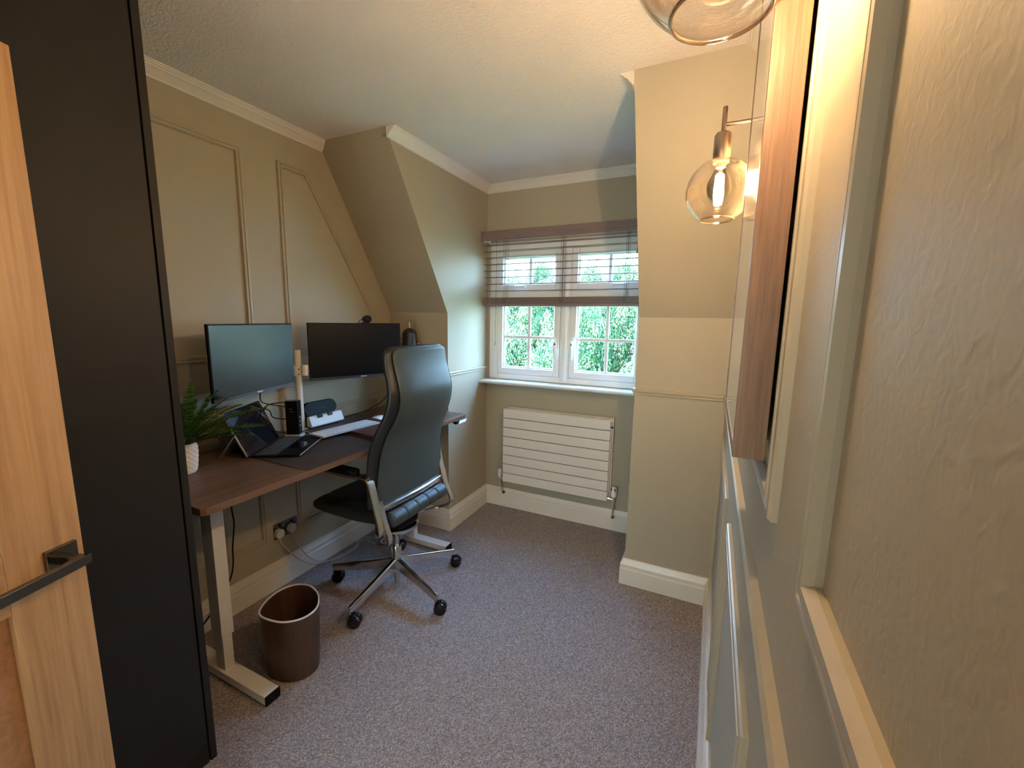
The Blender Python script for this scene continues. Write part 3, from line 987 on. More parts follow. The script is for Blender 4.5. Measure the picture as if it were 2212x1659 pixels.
def lift_arm(pts, T, zc):
    m = MB()
    m.tube(pts[:2], 0.02, smooth=0, ell=('rect', 0.0225, 0.014), side=(0, 0, 1))
    m.tube(pts[1:], 0.02, smooth=0, ell=('rect', 0.019, 0.012), side=(0, 0, 1))
    for p in pts[:2]:
        m.cyl((p[0], p[1], p[2] - 0.03), (p[0], p[1], p[2] + 0.028), 0.018, 20)
    a = m.build('arm', M_metalwhite, arm)
for Tm, mid in ((TL, (0.075, -1.005)), (TR, (0.085, -0.655))):
    e = Tm @ Vector((0, 0.052, 0.10))
    s0 = (px_ + (0.0 if Tm is TL else 0.040), py_ + (-0.040 if Tm is TL else 0.012), 1.222)
    lift_arm([s0, (mid[0], mid[1], 1.222), (e.x, e.y, 1.240)], Tm, 1.2)
    m = MB()
    q = Tm @ Vector((0, 0.0465, 0.10))
    m.cyl((q.x, q.y, 1.257), (e.x, e.y, 1.257), 0.028, 18)
    m.build('tilt_head', M_metalwhite, arm)
# webcam on the right monitor
wc = thing('webcam', tuple(TR @ Vector((0.055, 0.006, 0.32))), 'small black webcam clipped on top of the right monitor', 'webcam')
WT = TR @ Matrix.Translation((0.055, 0.006, 0.320))
mb = MB(WT)
mb.lathe([(0.012, -0.021), (0.0165, -0.019), (0.0175, 0.010), (0.015, 0.016)], (0, 0, 0.024), 24, axis='y')
mb.lathe([(0.020, -0.012), (0.0225, -0.010), (0.0225, 0.006), (0.020, 0.008)], (0.012, 0.002, 0.024), 24, axis='y')
mb.build('body', M_black, wc, 0.001)
mb = MB(WT)
mb.lathe([(0.009, -0.0225), (0.009, -0.0205)], (0, 0, 0.024), 20, axis='y')
mb.build('lens', M_blackgloss, wc)
mb = MB(WT)
mb.box(-0.02, 0.02, -0.009, 0.012, 0.0003, 0.006)
mb.box(-0.012, 0.012, 0.0065, 0.012, -0.03, 0.0)
mb.build('clip', M_black, wc, 0.001)
mb = MB(WT)
mb.tube([(-0.004, 0.016, 0.022), (-0.028, 0.02, 0.014), (-0.036, 0.03, -0.02), (-0.03, 0.06, -0.09)], 0.0018, 8)
mb.build('cable', M_black, wc)

# laptop / tablet on its kickstand
lt = thing('laptop', (0.208, -1.142, DZ), 'thin tablet laptop with black keyboard cover, open on a kickstand', 'laptop')
LT_ = Matrix.Translation((0.208, -1.142, DZ + 0.0085)) @ Matrix.Rotation(2.11, 4, 'Z')
ST = LT_ @ Matrix.Rotation(-0.424, 4, 'X')
lw_, lh_ = 0.316, 0.218
mb = MB(ST)
mb.box(-lw_ / 2, lw_ / 2, 0.0, 0.0085, 0.0, lh_)
tb = mb.build('tablet', M_silver, lt, 0.002)
mb = MB(ST)
mb.box(-lw_ / 2 + 0.0018, lw_ / 2 - 0.0018, -0.0008, 0.0001, 0.0015, lh_ - 0.0018)
mb.build('screen', M_screen_gl, tb, smooth=0)
a_ = ST @ Vector((0, 0.0085, 0.100))
KS = Matrix.Translation((0, 0, 0))
mb = MB(LT_)
# kickstand: hinged half way up the back, foot on the desk behind
ca, sa = cos(0.424), sin(0.424)
hy, hz = 0.0095 * ca + 0.105 * sa, 0.105 * ca - 0.0095 * sa
fy, fz = hy + 0.075, -0.0080
rs = []
for (yy, zz_) in ((hy, hz), (fy, fz)):
    rs.append([(-lw_ / 2 + 0.004, yy - 0.0016, zz_), (lw_ / 2 - 0.004, yy - 0.0016, zz_), (lw_ / 2 - 0.004, yy + 0.0016, zz_ + 0.0006), (-lw_ / 2 + 0.004, yy + 0.0016, zz_ + 0.0006)])
mb.rings(rs)
mb.build('kickstand', M_silver, lt)
KB = LT_ @ Matrix.Rotation(radians(-1.2), 4, 'X')
mb = MB(KB)
mb.prism(rrect(0, -0.1135, lw_ / 2, 0.1095, 0.006), 'z', -0.0015, 0.0035)
mb.build('keyboard_cover', M_black, lt, 0.001)
mb = MB(KB)
mb.box(-lw_ / 2, lw_ / 2, -0.2238, -0.2225, -0.001, 0.0032)
mb.build('cover_edge', M_greyplastic, lt)
for r_ in range(5):
    for k_ in range(13):
        m = MB(KB)
        xa = -lw_ / 2 + 0.012 + k_ * 0.0226
        ya = -0.022 - r_ * 0.0195
        if r_ == 4 and 4 <= k_ <= 7:
            if k_ > 4: continue
            m.box(xa, xa + 0.0875, ya - 0.016, ya, 0.0036, 0.0052)
        else:
            m.box(xa, xa + 0.0192, ya - 0.016, ya, 0.0036, 0.0052)
        m.build('key', M_key, lt, 0.0006)
mb = MB(KB)
mb.box(-0.052, 0.052, -0.196, -0.130, 0.0036, 0.0040)
mb.build('touchpad', M_blackgloss, lt, 0.0002)

# dock
dk = thing('docking_station', (0.15, -0.93, DZ), 'upright black docking station on a grey foot behind the laptop', 'dock')
yaw_d = math.atan2(0.032, 0.058)
DKT = Matrix.Translation((0.129, -0.968, DZ)) @ Matrix.Rotation(yaw_d, 4, 'Z')
mb = MB(DKT)
mb.prism(rrect(0.033, 0.021, 0.033, 0.021, 0.004), 'z', 0.0145, 0.195)
body = mb.build('body', M_blackgloss, dk, 0.003)
mb = MB(DKT)
mb.prism(rrect(0.033, 0.021, 0.043, 0.029, 0.006), 'z', 0.0, 0.0145)
mb.build('foot', M_greyplastic, dk, 0.003)
mb = MB(DKT)
mb.box(0.022, 0.036, -0.0003, 0.0004, 0.150, 0.153)
mb.box(0.024, 0.046, -0.0003, 0.0004, 0.137, 0.1395)
mb.build('printed_mark', M_dimlogo, body, smooth=0)
mb = MB(DKT)
for z_ in (0.055, 0.078, 0.10):
    mb.box(0.0657, 0.0663, 0.012, 0.028, z_, z_ + 0.012)
mb.build('port', M_bezel, body, smooth=0)
mb = MB(DKT)
mb.cyl((0.0655, 0.02, 0.036), (0.0664, 0.02, 0.036), 0.0022, 10)
mb.build('status_light', M_logo, body)

# white stand with a black slab resting on it
ws = thing('desk_charger_stand', (0.085, -0.685, DZ), 'white wedge shaped stand with two notches behind the keyboard', 'stand')
mb = MB()
mb.rings([[(x, y, z) for x, z in ((0.108, DZ + 0.008), (0.116, DZ + 0.016), (0.092, DZ + 0.068), (0.084, DZ + 0.071), (0.074, DZ + 0.064), (0.070, DZ + 0.012))] for y in (-0.797, -0.565)])
bd = mb.build('body', M_whiteplastic, ws, 0.006, 3)
mb = MB()
mb.box(0.062, 0.100, -0.745, -0.60, DZ, DZ + 0.0115)
mb.build('base', M_black, ws, 0.002)
mb = MB()
for a, b in ((-0.742, -0.712), (-0.672, -0.642)):
    mb.box(0.0845, 0.1045, a, b, DZ + 0.0555, DZ + 0.0715)
mb.build('notch', M_bezel, bd, 0.001)
spk = thing('rounded_speaker_bar', (0.055, -0.68, DZ + 0.06), 'black rounded slab leaning behind the white wedge stand', 'speaker')
mb = MB()
pr_ = []
for (cy, s) in ((-0.609, 1), (-0.757, -1)):
    for k in range(13):
        a = -pi / 2 + pi * k / 12
        pr_.append((cy + s * 0.040 * cos(a), DZ + 0.1015 + s * 0.040 * sin(a)))
lean = Matrix.Shear('XY', 4, (0, 0))
mb.rings([[(x - (z - DZ) * 0.22 + 0.03, y, z) for y, z in pr_] for x in (0.032, 0.050)])
mb.build('body', M_black, spk, 0.004)
mb = MB()
for k in range(9):
    yy = -0.702 + k * 0.0052
    mb.box(0.0602, 0.0606, yy, yy + 0.0035, DZ + 0.0995, DZ + 0.1025)
mb.build('printed_mark', M_dimlogo, spk, smooth=0)
mb = MB()
mb.box(0.044, 0.066, -0.74, -0.625, DZ, DZ + 0.0625)
mb.build('rest', M_black, spk, 0.002)

# desk lamp
dl = thing('desk_lamp', (0.262, -0.112, DZ), 'black dome desk lamp with brass fittings behind the chair back', 'lamp')
lx, ly = 0.262, -0.112
mb = MB()
mb.lathe([(0.078, 0), (0.080, 0.003), (0.080, 0.014), (0.074, 0.020), (0.012, 0.022)], (lx, ly, DZ), 40)
mb.build('base', M_blackmatte, dl)
mb = MB()
mb.lathe([(0.0078, 0.02), (0.0078, 0.602), (0.0068, 0.604)], (lx, ly, DZ), 18)
mb.build('stem', M_brass, dl)
mb = MB()
pf = [(0.0545, 1.262 - DZ), (0.0535, 1.31 - DZ), (0.0485, 1.375 - DZ)]
for i in range(1, 9):
    a = pi / 2 * i / 8
    pf.append((0.0485 * cos(a) + 0.0, 1.400 - DZ + 0.0475 * sin(a)))
pf[-1] = (0.0078, pf[-1][1])
pin = [(max(r - 0.002, 0.005), h - 0.002) for r, h in reversed(pf)]
mb.lathe(pf + pin, (lx, ly, DZ), 40, cap0=False, cap1=False)
mb.build('shade', M_blackmatte, dl, smooth=50)
mb = MB()
q = Vector((0.92, 0.38, 0)).normalized()
for s in (-1, 1):
    mb.cyl((lx + q.x * 0.048 * s, ly + q.y * 0.048 * s, 1.345), (lx + q.x * 0.076 * s, ly + q.y * 0.076 * s, 1.345), 0.0085, 16)
mb.build('pivot_knob', M_brass, dl, 0.001)

# fern in a white pot
fx, fy_ = 0.226, -1.497
fern = thing('potted_fern', (fx, fy_, DZ), 'bushy green fern in a white diamond patterned pot on the desk', 'plant')
mb = MB()
SEG, RG = 84, 44
rs = []
prof = []
for j in range(RG + 1):
    t = j / RG
    prof.append((0.0405 + 0.0085 * sin(t * pi * 0.62), t * 0.122))
for j, (r, h) in enumerate(prof):
    t = j / RG
    ring = []
    for k in range(SEG):
        a = 2 * pi * k / SEG
        pat = (abs(sin(7 * a + t * pi * 6)) * abs(sin(7 * a - t * pi * 6))) ** 0.6
        fade = min(1, min(t, 0.93 - t) * 12) if t < 0.93 else 0
        rr = r + 0.0042 * pat * max(fade, 0)
        ring.append((fx + rr * cos(a), fy_ + rr * sin(a), DZ + h))
    rs.append(ring)
for r, h in ((0.0455, 0.1215), (0.0445, 0.100)):
    rs.append([(fx + r * cos(2 * pi * k / SEG), fy_ + r * sin(2 * pi * k / SEG), DZ + h) for k in range(SEG)])
mb.rings(rs)
mb.build('pot', M_pot, fern, smooth=50)
MB().lathe([(0.0440, 0.100), (0.0440, 0.108), (0.02, 0.113), (0.001, 0.114)], (fx, fy_, DZ), 24).build('soil', M_soil, fern)
rnd = random.Random(4)
def frond(az, el, L, droop, wid):
    m = MB()
    st = Vector((fx + 0.012 * cos(az), fy_ + 0.012 * sin(az), DZ + 0.112))
    pts = []
    d = Vector((cos(az) * cos(el), sin(az) * cos(el), sin(el)))
    p = st.copy()
    n = 26
    for i in range(n + 1):
        pts.append(p.copy())
        p = p + d * (L / n)
        d = (d + Vector((0, 0, -droop / n))).normalized()
    m.tube(pts, 0.0013, 5, r2=0.0005, smooth=0)
    side0 = Vector((-sin(az), cos(az), 0))
    nl = 34
    for i in range(nl):
        t = 0.16 + 0.84 * i / nl
        idx = t * n
        a = pts[int(idx)].lerp(pts[min(int(idx) + 1, n)], idx - int(idx))
        tg = (pts[min(int(idx) + 1, n)] - pts[int(idx)]).normalized()
        up = side0.cross(tg).normalized()
        ll = wid * 0.92 * (sin(pi * min(1, (t - 0.05) * 1.02)) ** 0.65) * (0.9 + 0.2 * rnd.random()) + 0.003
        lwid = L / nl * 0.40
        for s in (-1, 1):
            o = (side0 * s + tg * 0.45 + up * rnd.uniform(-0.15, 0.15)).normalized()
            b0, b1 = a - tg * lwid, a + tg * lwid
            mid0, mid1 = a + o * ll * 0.55 - tg * lwid * 0.85 + up * 0.003, a + o * ll * 0.55 + tg * lwid * 0.75 + up * 0.003
            tip = a + o * ll - up * 0.002
            m.add([b0, mid0, tip, mid1, b1], [(0, 1, 3, 4), (1, 2, 3)])
    for v in m.v:
        if v.x < 0.012: v.x = 0.012 + rnd.random() * 0.002
        if v.y < -1.69: v.y = -1.69 - rnd.random() * 0.001
        if v.z < DZ + 0.004: v.z = DZ + 0.004
    return m.build('frond', M_fern, fern, smooth=0)
spec = [(-0.35, 1.25, 0.22, 0.9, 0.030), (0.25, 1.10, 0.25, 1.0, 0.030), (0.55, 0.85, 0.31, 0.9, 0.034), (0.85, 0.72, 0.33, 0.7, 0.036), (0.66, 0.55, 0.31, 0.7, 0.032), (0.15, 0.80, 0.22, 1.1, 0.03),
        (1.25, 0.95, 0.26, 1.0, 0.032), (1.9, 1.0, 0.22, 1.2, 0.03), (2.7, 1.15, 0.20, 1.2, 0.03), (-1.0, 1.05, 0.22, 1.1, 0.03), (-0.6, 0.85, 0.18, 1.2, 0.028), (-1.7, 1.0, 0.20, 1.2, 0.03), (1.05, 0.5, 0.26, 0.7, 0.03),
        (0.75, 0.38, 0.25, 0.6, 0.028), (0.45, 0.62, 0.24, 0.8, 0.028), (-2.6, 1.1, 0.18, 1.2, 0.028), (-0.8, 1.3, 0.24, 0.9, 0.03), (0.05, 1.32, 0.28, 0.6, 0.03), (0.9, 1.1, 0.27, 0.9, 0.03), (-0.4, 1.0, 0.23, 1.0, 0.03), (0.35, 1.0, 0.27, 0.9, 0.032), (0.6, 1.2, 0.27, 0.8, 0.03), (1.5, 1.2, 0.25, 0.9, 0.03), (-0.1, 1.15, 0.26, 0.8, 0.03), (1.1, 0.75, 0.29, 0.8, 0.032)]
for s_ in spec: frond(*s_)

# ------------------------------------------------------------------ office chair
CX, CY = 0.602, -0.675
ch = thing('office_chair', (CX, CY, 0), 'high backed dark green-grey leather office chair with polished metal frame', 'chair')
rows = [(0.590, 0.735, 0.266, 0.022), (0.62, 0.735, 0.266, 0.024), (0.68, 0.735, 0.262, 0.026), (0.74, 0.735, 0.256, 0.032), (0.80, 0.740, 0.250, 0.040), (0.86, 0.750, 0.246, 0.045), (0.92, 0.766, 0.240, 0.048), (0.98, 0.793, 0.231, 0.050),
        (1.04, 0.823, 0.220, 0.050), (1.10, 0.843, 0.213, 0.048), (1.16, 0.848, 0.212, 0.042), (1.22, 0.835, 0.2105, 0.036), (1.28, 0.818, 0.2105, 0.032), (1.33, 0.810, 0.2110, 0.028), (1.352, 0.809, 0.205, 0.026), (1.363, 0.808, 0.192, 0.022)]
def interp_rows(n):
    P = [Vector((z, x, w)) for z, x, w, e in rows]
    E = [Vector((e, 0, 0)) for z, x, w, e in rows]
    a, b = catmull(P, n), catmull(E, n)
    return [(p.x, p.y, p.z, q.x) for p, q in zip(a, b)]
IR = interp_rows(4)
def back_ring(z, xr, hw, thick, pw, bow, N=40):
    ring = []
    for k in range(N):
        a = 2 * pi * k / N
        c_, s_ = cos(a), sin(a)
        yy = hw * (abs(c_) ** (2 / pw)) * (1 if c_ >= 0 else -1)
        xx = thick / 2 * (abs(s_) ** (2 / 2.6)) * (1 if s_ >= 0 else -1)
        ring.append((xr - thick / 2 + xx - bow * (yy / max(hw, 0.01)) ** 2, CY + yy, z))
    return ring
mb = MB()
rs = [back_ring(z, x, w, 0.020, 6, 0.012) for z, x, w, e in IR]
z, x, w, e = IR[-1]
rs.append(back_ring(z + 0.006, x, w - 0.012, 0.010, 6, 0.012))
mb.rings(rs)
bkr = mb.build('backrest', M_leather, ch, smooth=60)
mb = MB()
rs = [back_ring(z, x - 0.014, w + e, 0.058, 5, 0.012) for z, x, w, e in IR[1:]]
z, x, w, e = IR[-1]
rs.append(back_ring(z + 0.010, x - 0.016, w + e - 0.010, 0.046, 5, 0.012))
rs.append(back_ring(z + 0.016, x - 0.020, w + e - 0.030, 0.025, 5, 0.012))
mb.rings(rs)
mb.build('cushion', M_leather_d, bkr, smooth=60)
for s in (-1, 1):
    m = MB()
    m.tube([(x - 0.012 - 0.008, CY + s * (w + 0.0005), z) for z, x, w, e in IR[2:]], 0.0026, 6, smooth=0)
    m.build('seam_piping', M_leather_d, bkr)
mb = MB()
mb.tube([(0.7365 - 0.013 * (t ** 2) , CY + 0.2675 * t, 0.588 - 0.004 * (1 - t * t)) for t in [i / 12 - 1 for i in range(25)]], 0.01, smooth=0, ell=('rect', 0.016, 0.009), side=(0, 0, 1))
bf = mb.build('back_frame', M_chrome, ch)
for s in (-1, 1):
    m = MB()
    ys = CY + s * 0.258
    m.tube([(0.724, ys, 0.635), (0.732, ys, 0.60), (0.752, ys + s * 0.004, 0.545), (0.777, ys + s * 0.006, 0.485), (0.787, ys + s * 0.006, 0.455), (0.781, ys + s * 0.005, 0.432), (0.755, ys + s * 0.003, 0.413), (0.70, ys - s * 0.01, 0.392), (0.64, ys - s * 0.07, 0.372), (0.605, ys - s * 0.17, 0.362)], 0.01, smooth=5, ell=('rect', 0.015, 0.0065), side=(0, 1, 0))
    m.build('back_bracket', M_chrome, ch)
# seat: five upholstered channels running front to back
mb = MB()
rs = []
NX, NA = 40, 120
def spow(v, p):
    return (abs(v) ** p) * (1 if v >= 0 else -1)
for i in range(NX + 1):
    ph = -pi / 2 + pi * i / NX
    t = spow(sin(ph), 0.62)
    env = max(0.0, cos(ph)) ** 0.42
    x = 0.497 + 0.252 * t
    zc = 0.517 + 0.008 * max(0, t) ** 2
    hz = 0.044 * env + 0.0015
    ring = []
    for k in range(NA):
        a = 2 * pi * k / NA
        u = spow(cos(a), 0.34)
        vz = spow(sin(a), 0.42)
        sc = 1 - abs(sin(pi * 5 * (u + 1) / 2)) ** 0.4
        z = zc + hz * vz
        if vz > 0.6: z -= 0.008 * sc * env * (1 if abs(u) < 0.93 else 0)
        ring.append((x, CY + (0.256 - 0.022 * max(0, t) ** 1.5) * u * (0.955 + 0.045 * env), z))
    rs.append(ring)
mb.rings(rs)
seat = mb.build('seat', M_leather_d, ch, smooth=50)
mb = MB()
prof = []
n_seg = 5
for q in range(n_seg):
    for k in range(13):
        v = k / 12
        g = 1 - 0.10 * (abs(2 * v - 1) ** 14)
        if (q == 0 and k == 0) or (q == n_seg - 1 and k == 12): g = 0.35
        prof.append((0.039 * g, -0.222 + 0.444 * (q + v) / n_seg))
mb.lathe(prof, (0.758, CY - 0.006, 0.527), 36, axis='y')
mb.build('rear_roll', M_leather, seat, smooth=50)
mb = MB()
mb.prism(rrect(0.53, CY, 0.20, 0.19, 0.04), 'z', 0.462, 0.488)
mb.build('seat_pan', M_black, ch, 0.006)
mb = MB()
mb.lathe([(0.05, 0.335), (0.10, 0.352), (0.118, 0.372), (0.118, 0.384), (0.108, 0.392), (0.06, 0.40)], (CX, CY, 0), 40)
mb.build('mechanism_plate', M_chrome, ch)
mb = MB()
mb.prism(rrect(0.56, CY, 0.13, 0.085, 0.02), 'z', 0.392, 0.464)
mb.build('tilt_mechanism', M_black, ch, 0.006)
for s in (-1, 1):
    ys = CY + (0.262 if s > 0 else -0.288)
    m = MB()
    m.tube([(0.40, ys, 0.748), (0.60, ys, 0.750), (0.660, ys, 0.754), (0.690, ys, 0.742), (0.703, ys, 0.712), (0.722, ys, 0.64), (0.750, ys, 0.535), (0.758, ys, 0.500), (0.752, ys - s * 0.008, 0.476), (0.715, ys - s * 0.03, 0.464), (0.655, ys - s * 0.10, 0.462)], 0.01, smooth=5, ell=('rect', 0.022, 0.008), side=(0, 1, 0))
    am = m.build('arm', M_chrome, ch)
    m = MB()
    m.prism(rrect(0.475, ys, 0.142, 0.033, 0.028), 'z', 0.757, 0.780)
    m.build('arm_pad', M_black, am, 0.007, 3)
mb = MB()
mb.lathe([(0.0125, 0.22), (0.0125, 0.345)], (CX - 0.008, CY - 0.003, 0), 20)
mb.build('gas_lift', M_chrome, ch)
mb = MB()
mb.lathe([(0.020, 0.085), (0.0235, 0.09), (0.0285, 0.14), (0.0285, 0.243), (0.026, 0.247), (0.014, 0.247)], (CX - 0.008, CY - 0.003, 0), 28)
mb.lathe([(0.012, 0.018), (0.0165, 0.02), (0.0165, 0.10)], (CX - 0.008, CY - 0.003, 0), 20)
mb.build('column_sleeve', M_chrome, ch)
wheels = [(0.630, -1.032), (0.952, -0.766), (0.790, -0.368), (0.270, -0.804), (0.367, -0.373)]
hx, hy_ = CX - 0.008, CY - 0.003
for (wx, wy) in wheels:
    tx, ty = wx - 0.019 * 0.9, wy - 0.019 * 0.43
    a_t = math.atan2(ty - hy_, tx - hx)
    L = sqrt((tx - hx) ** 2 + (ty - hy_) ** 2) + 0.010
    T = Matrix.Translation((hx, hy_, 0)) @ Matrix.Rotation(a_t, 4, 'Z')
    m = MB(T)
    st = [(0.012, 0.0165, 0.108, 0.176), (0.05, 0.0150, 0.106, 0.168), (0.14, 0.0130, 0.096, 0.150), (0.25, 0.0110, 0.083, 0.130), (L, 0.0090, 0.068, 0.110)]
    rr = []
    for xx, hw, zb, zt in st:
        cc = hw * 0.45
        rr.append([(xx, -hw * 0.9, zb), (xx, hw * 0.9, zb), (xx, hw, zt - 0.007), (xx, hw * 0.6, zt), (xx, -hw * 0.6, zt), (xx, -hw, zt - 0.007)])
    m.rings(rr)
    lg = m.build('base_arm', M_chrome, ch, 0.002)
    tip = Vector((tx, ty, 0))
    m = MB()
    m.cyl((tip.x, tip.y, 0.040), (tip.x, tip.y, 0.085), 0.0085, 14)
    cs = m.build('caster', M_black, ch)
    wd_ = Vector((wx - tip.x, wy - tip.y, 0))
    ang = math.atan2(wd_.y, wd_.x)
    WTm = Matrix.Translation((wx, wy, 0.0325)) @ Matrix.Rotation(ang, 4, 'Z')
    for s in (-1, 1):
        m = MB(WTm)
        pf = [(0.012, 0.003), (0.0315, 0.003), (0.0325, 0.006), (0.0325, 0.010), (0.0312, 0.011), (0.0325, 0.012), (0.0325, 0.018), (0.030, 0.0245), (0.020, 0.0285), (0.010, 0.0295)]
        m.lathe([(r, s * h) for r, h in pf], (0, 0, 0), 32, axis='y')
        m.build('wheel', M_tyre, cs)
    m = MB(WTm)
    hood = []
    for k in range(9):
        b_ = radians(15 + 150 * k / 8)
        hood.append((0.0345 * cos(b_), 0.0345 * sin(b_)))
    for k in range(8, -1, -1):
        b_ = radians(15 + 150 * k / 8)
        hood.append((0.012 * cos(b_), 0.012 * sin(b_)))
    m.prism(hood, 'y', -0.0025, 0.0025)
    m.build('hood', M_black, cs)

# ------------------------------------------------------------------ waste bin
bx, by = 0.573, -1.322
bn = thing('waste_bin', (bx, by, 0), 'rounded triangular walnut waste paper bin beside the desk leg', 'bin')
ctrl = [(-150, 0.120), (-127, 0.119), (-100, 0.104), (-77, 0.100), (-40, 0.110), (-8, 0.121), (20, 0.119), (48, 0.110), (90, 0.121), (120, 0.146), (138, 0.153), (160, 0.144), (185, 0.128)]
def rad_at(a):
    d = (math.degrees(a) + 150) % 360 - 150
    pts = ctrl + [(210, 0.120)]
    for i in range(len(pts) - 1):
        if pts[i][0] <= d <= pts[i + 1][0]:
            p0, p1, p2, p3 = pts[max(i - 1, 0)][1], pts[i][1], pts[i + 1][1], pts[min(i + 2, len(pts) - 1)][1]
            t = (d - pts[i][0]) / (pts[i + 1][0] - pts[i][0])
            return 0.5 * (2 * p1 + (p2 - p0) * t + (2 * p0 - 5 * p1 + 4 * p2 - p3) * t * t + (3 * p1 - p0 - 3 * p2 + p3) * t ** 3)
    return 0.12
raw = [rad_at(2 * pi * k / 72) for k in range(72)]
for _ in range(4): raw = [(raw[k - 1] + raw[k] * 2 + raw[(k + 1) % 72]) / 4 for k in range(72)]
def bin_ring(sc, z, off=0):
    return [(bx + (raw[k] * sc + off) * cos(2 * pi * k / 72), by + (raw[k] * sc + off) * sin(2 * pi * k / 72), z) for k in range(72)]
mb = MB()
mb.rings([bin_ring(0.90, 0.0), bin_ring(0.935, 0.06), bin_ring(0.965, 0.15), bin_ring(1.0, 0.285), bin_ring(1.0, 0.285, -0.004), bin_ring(0.93, 0.06, -0.004), bin_ring(0.90, 0.006, -0.004)])
bsh = mb.build('shell', M_walnut_bin, bn, smooth=40)
mb = MB()
mb.rings([bin_ring(1.0, 0.284, 0.0012), bin_ring(1.0, 0.289, 0.0012), bin_ring(1.0, 0.289, -0.0045), bin_ring(1.0, 0.284, -0.0045)], closed=True)
mb.build('rim', M_whiteplastic, bn, smooth=40)

# ------------------------------------------------------------------ double socket and plugs
so = thing('wall_socket', (0, -0.92, 0.28), 'black nickel double wall socket under the desk with two plugs', 'socket')
mb = MB()
mb.box(-0.001, 0.006, -0.993, -0.847, 0.278, 0.366)
mb.build('plate', M_nickel, so, 0.0025)
mb = MB()
for yy in (-0.956, -0.884):
    mb.box(0.0055, 0.009, yy - 0.006, yy + 0.006, 0.346, 0.358)
mb.build('switch', M_black, so, 0.001)
mb = MB()
for yy in (-0.956, -0.884):
    mb.box(0.0055, 0.0065, yy - 0.022, yy + 0.022, 0.286, 0.338)
mb.build('outlet_face', M_black, so, 0.001)
def plug(yy, label, cable, first):
    t = thing('plug', (0.0066, yy, 0.305), label, 'plug', 'white plugs in the double socket')
    pl = [(yy - 0.014, 0.291), (yy + 0.014, 0.291), (yy + 0.022, 0.300), (yy + 0.0235, 0.316), (yy + 0.018, 0.332), (yy + 0.008, 0.338), (yy - 0.008, 0.338), (yy - 0.018, 0.332), (yy - 0.0235, 0.316), (yy - 0.022, 0.300)]
    m = MB()
    m.prism(pl, 'x', 0.0067, 0.0167)
    sm = [(yy + (a - yy) * 0.88, 0.315 + (b - 0.315) * 0.88) for a, b in pl]
    m.prism(sm, 'x', 0.0167, 0.0195)
    m.prism(pl, 'x', 0.0195, 0.032)
    m.build('body', M_cordw, t, 0.002)
    m = MB()
    m.tube([(0.020, yy, 0.292), (0.020, yy, 0.280)], 0.005, 10, r2=0.0035, smooth=0)
    m.tube([(0.020, yy, 0.281)] + cable, 0.0034, 8, smooth=7)
    m.build('cable', M_cordw, t)
plug(-0.9715, 'left white plug in the double socket with a trailing white cable', [(0.024, -0.967, 0.255), (0.030, -0.935, 0.200), (0.034, -0.88, 0.12), (0.042, -0.80, 0.045), (0.055, -0.70, 0.005), (0.080, -0.58, 0.0035), (0.075, -0.48, 0.0035), (0.045, -0.43, 0.0035), (0.060, -0.36, 0.0035), (0.14, -0.335, 0.0035), (0.22, -0.33, 0.0035), (0.30, -0.30, 0.0035)], True)
plug(-0.8945, 'right white plug in the double socket with a looping white cable', [(0.024, -0.882, 0.232), (0.030, -0.857, 0.178), (0.036, -0.826, 0.115), (0.046, -0.77, 0.05), (0.066, -0.68, 0.005), (0.092, -0.58, 0.0035), (0.088, -0.49, 0.0035), (0.060, -0.44, 0.0035), (0.075, -0.39, 0.0035), (0.13, -0.405, 0.0035), (0.19, -0.39, 0.0035), (0.225, -0.35, 0.0035), (0.27, -0.325, 0.0035)], False)

# ------------------------------------------------------------------ loose cables
def cable(name, pts, r, mat, label, smooth=7):
    m = MB()
    m.tube(pts, r, 8, smooth=smooth)
    return tag(m.build(name, mat, smooth=60), label, 'cable')
cable('power_cable', [(0.05, -1.225, 0.854), (0.05, -1.232, 0.70), (0.05, -1.229, 0.573), (0.05, -1.224, 0.496), (0.05, -1.240, 0.377), (0.05, -1.246, 0.282), (0.05, -1.270, 0.211), (0.05, -1.34, 0.12), (0.05, -1.42, 0.05), (0.055, -1.48, 0.006)], 0.0036, M_black, 'black power cable hanging from the desk behind the left leg')
cable('monitor_cable', [tuple(TR @ Vector((0.17, 0.041, 0.05))), (0.13, -0.20, 1.12), (0.10, -0.152, 1.012), (0.10, -0.217, 0.948), (0.095, -0.313, 0.917), (0.085, -0.40, 0.900), (0.055, -0.5, 0.887), (0.04, -0.62, 0.8845)], 0.0026, M_black, 'thin black cable drooping from the right monitor down to the desk')
e0 = DKT @ Vector((0.0, 0.012, 0.182))
e1 = DKT @ Vector((0.0, 0.020, 0.160))
e2 = DKT @ Vector((0.0, 0.020, 0.095))
lm = TL @ Vector((0.06, 0.041, 0.02))
cable('display_cable', [tuple(e0), (e0.x - 0.02, e0.y - 0.01, 1.066), (0.065, -1.02, 1.055), (0.045, -1.03, 1.005), (0.038, -1.02, 0.955), (0.045, -0.97, 0.905), (0.05, -0.92, 0.886)], 0.0028, M_black, 'black cable curling from the top port of the docking station')
cable('video_cable', [tuple(e1), (e1.x - 0.025, e1.y - 0.012, 1.045), (0.075, -1.035, 1.07), (0.10, -1.075, 1.10), tuple(lm)], 0.0028, M_black, 'black cable rising from the docking station to the left monitor')
cable('usb_cable', [tuple(e2), (e2.x - 0.02, e2.y - 0.008, 0.975), (0.055, -0.985, 0.985), (0.035, -0.99, 1.02), (0.022, -1.04, 1.04), (0.02, -1.10, 1.00), (0.022, -1.12, 0.92), (0.026, -1.10, 0.886)], 0.0028, M_black, 'black cable looping low behind the docking station and laptop')
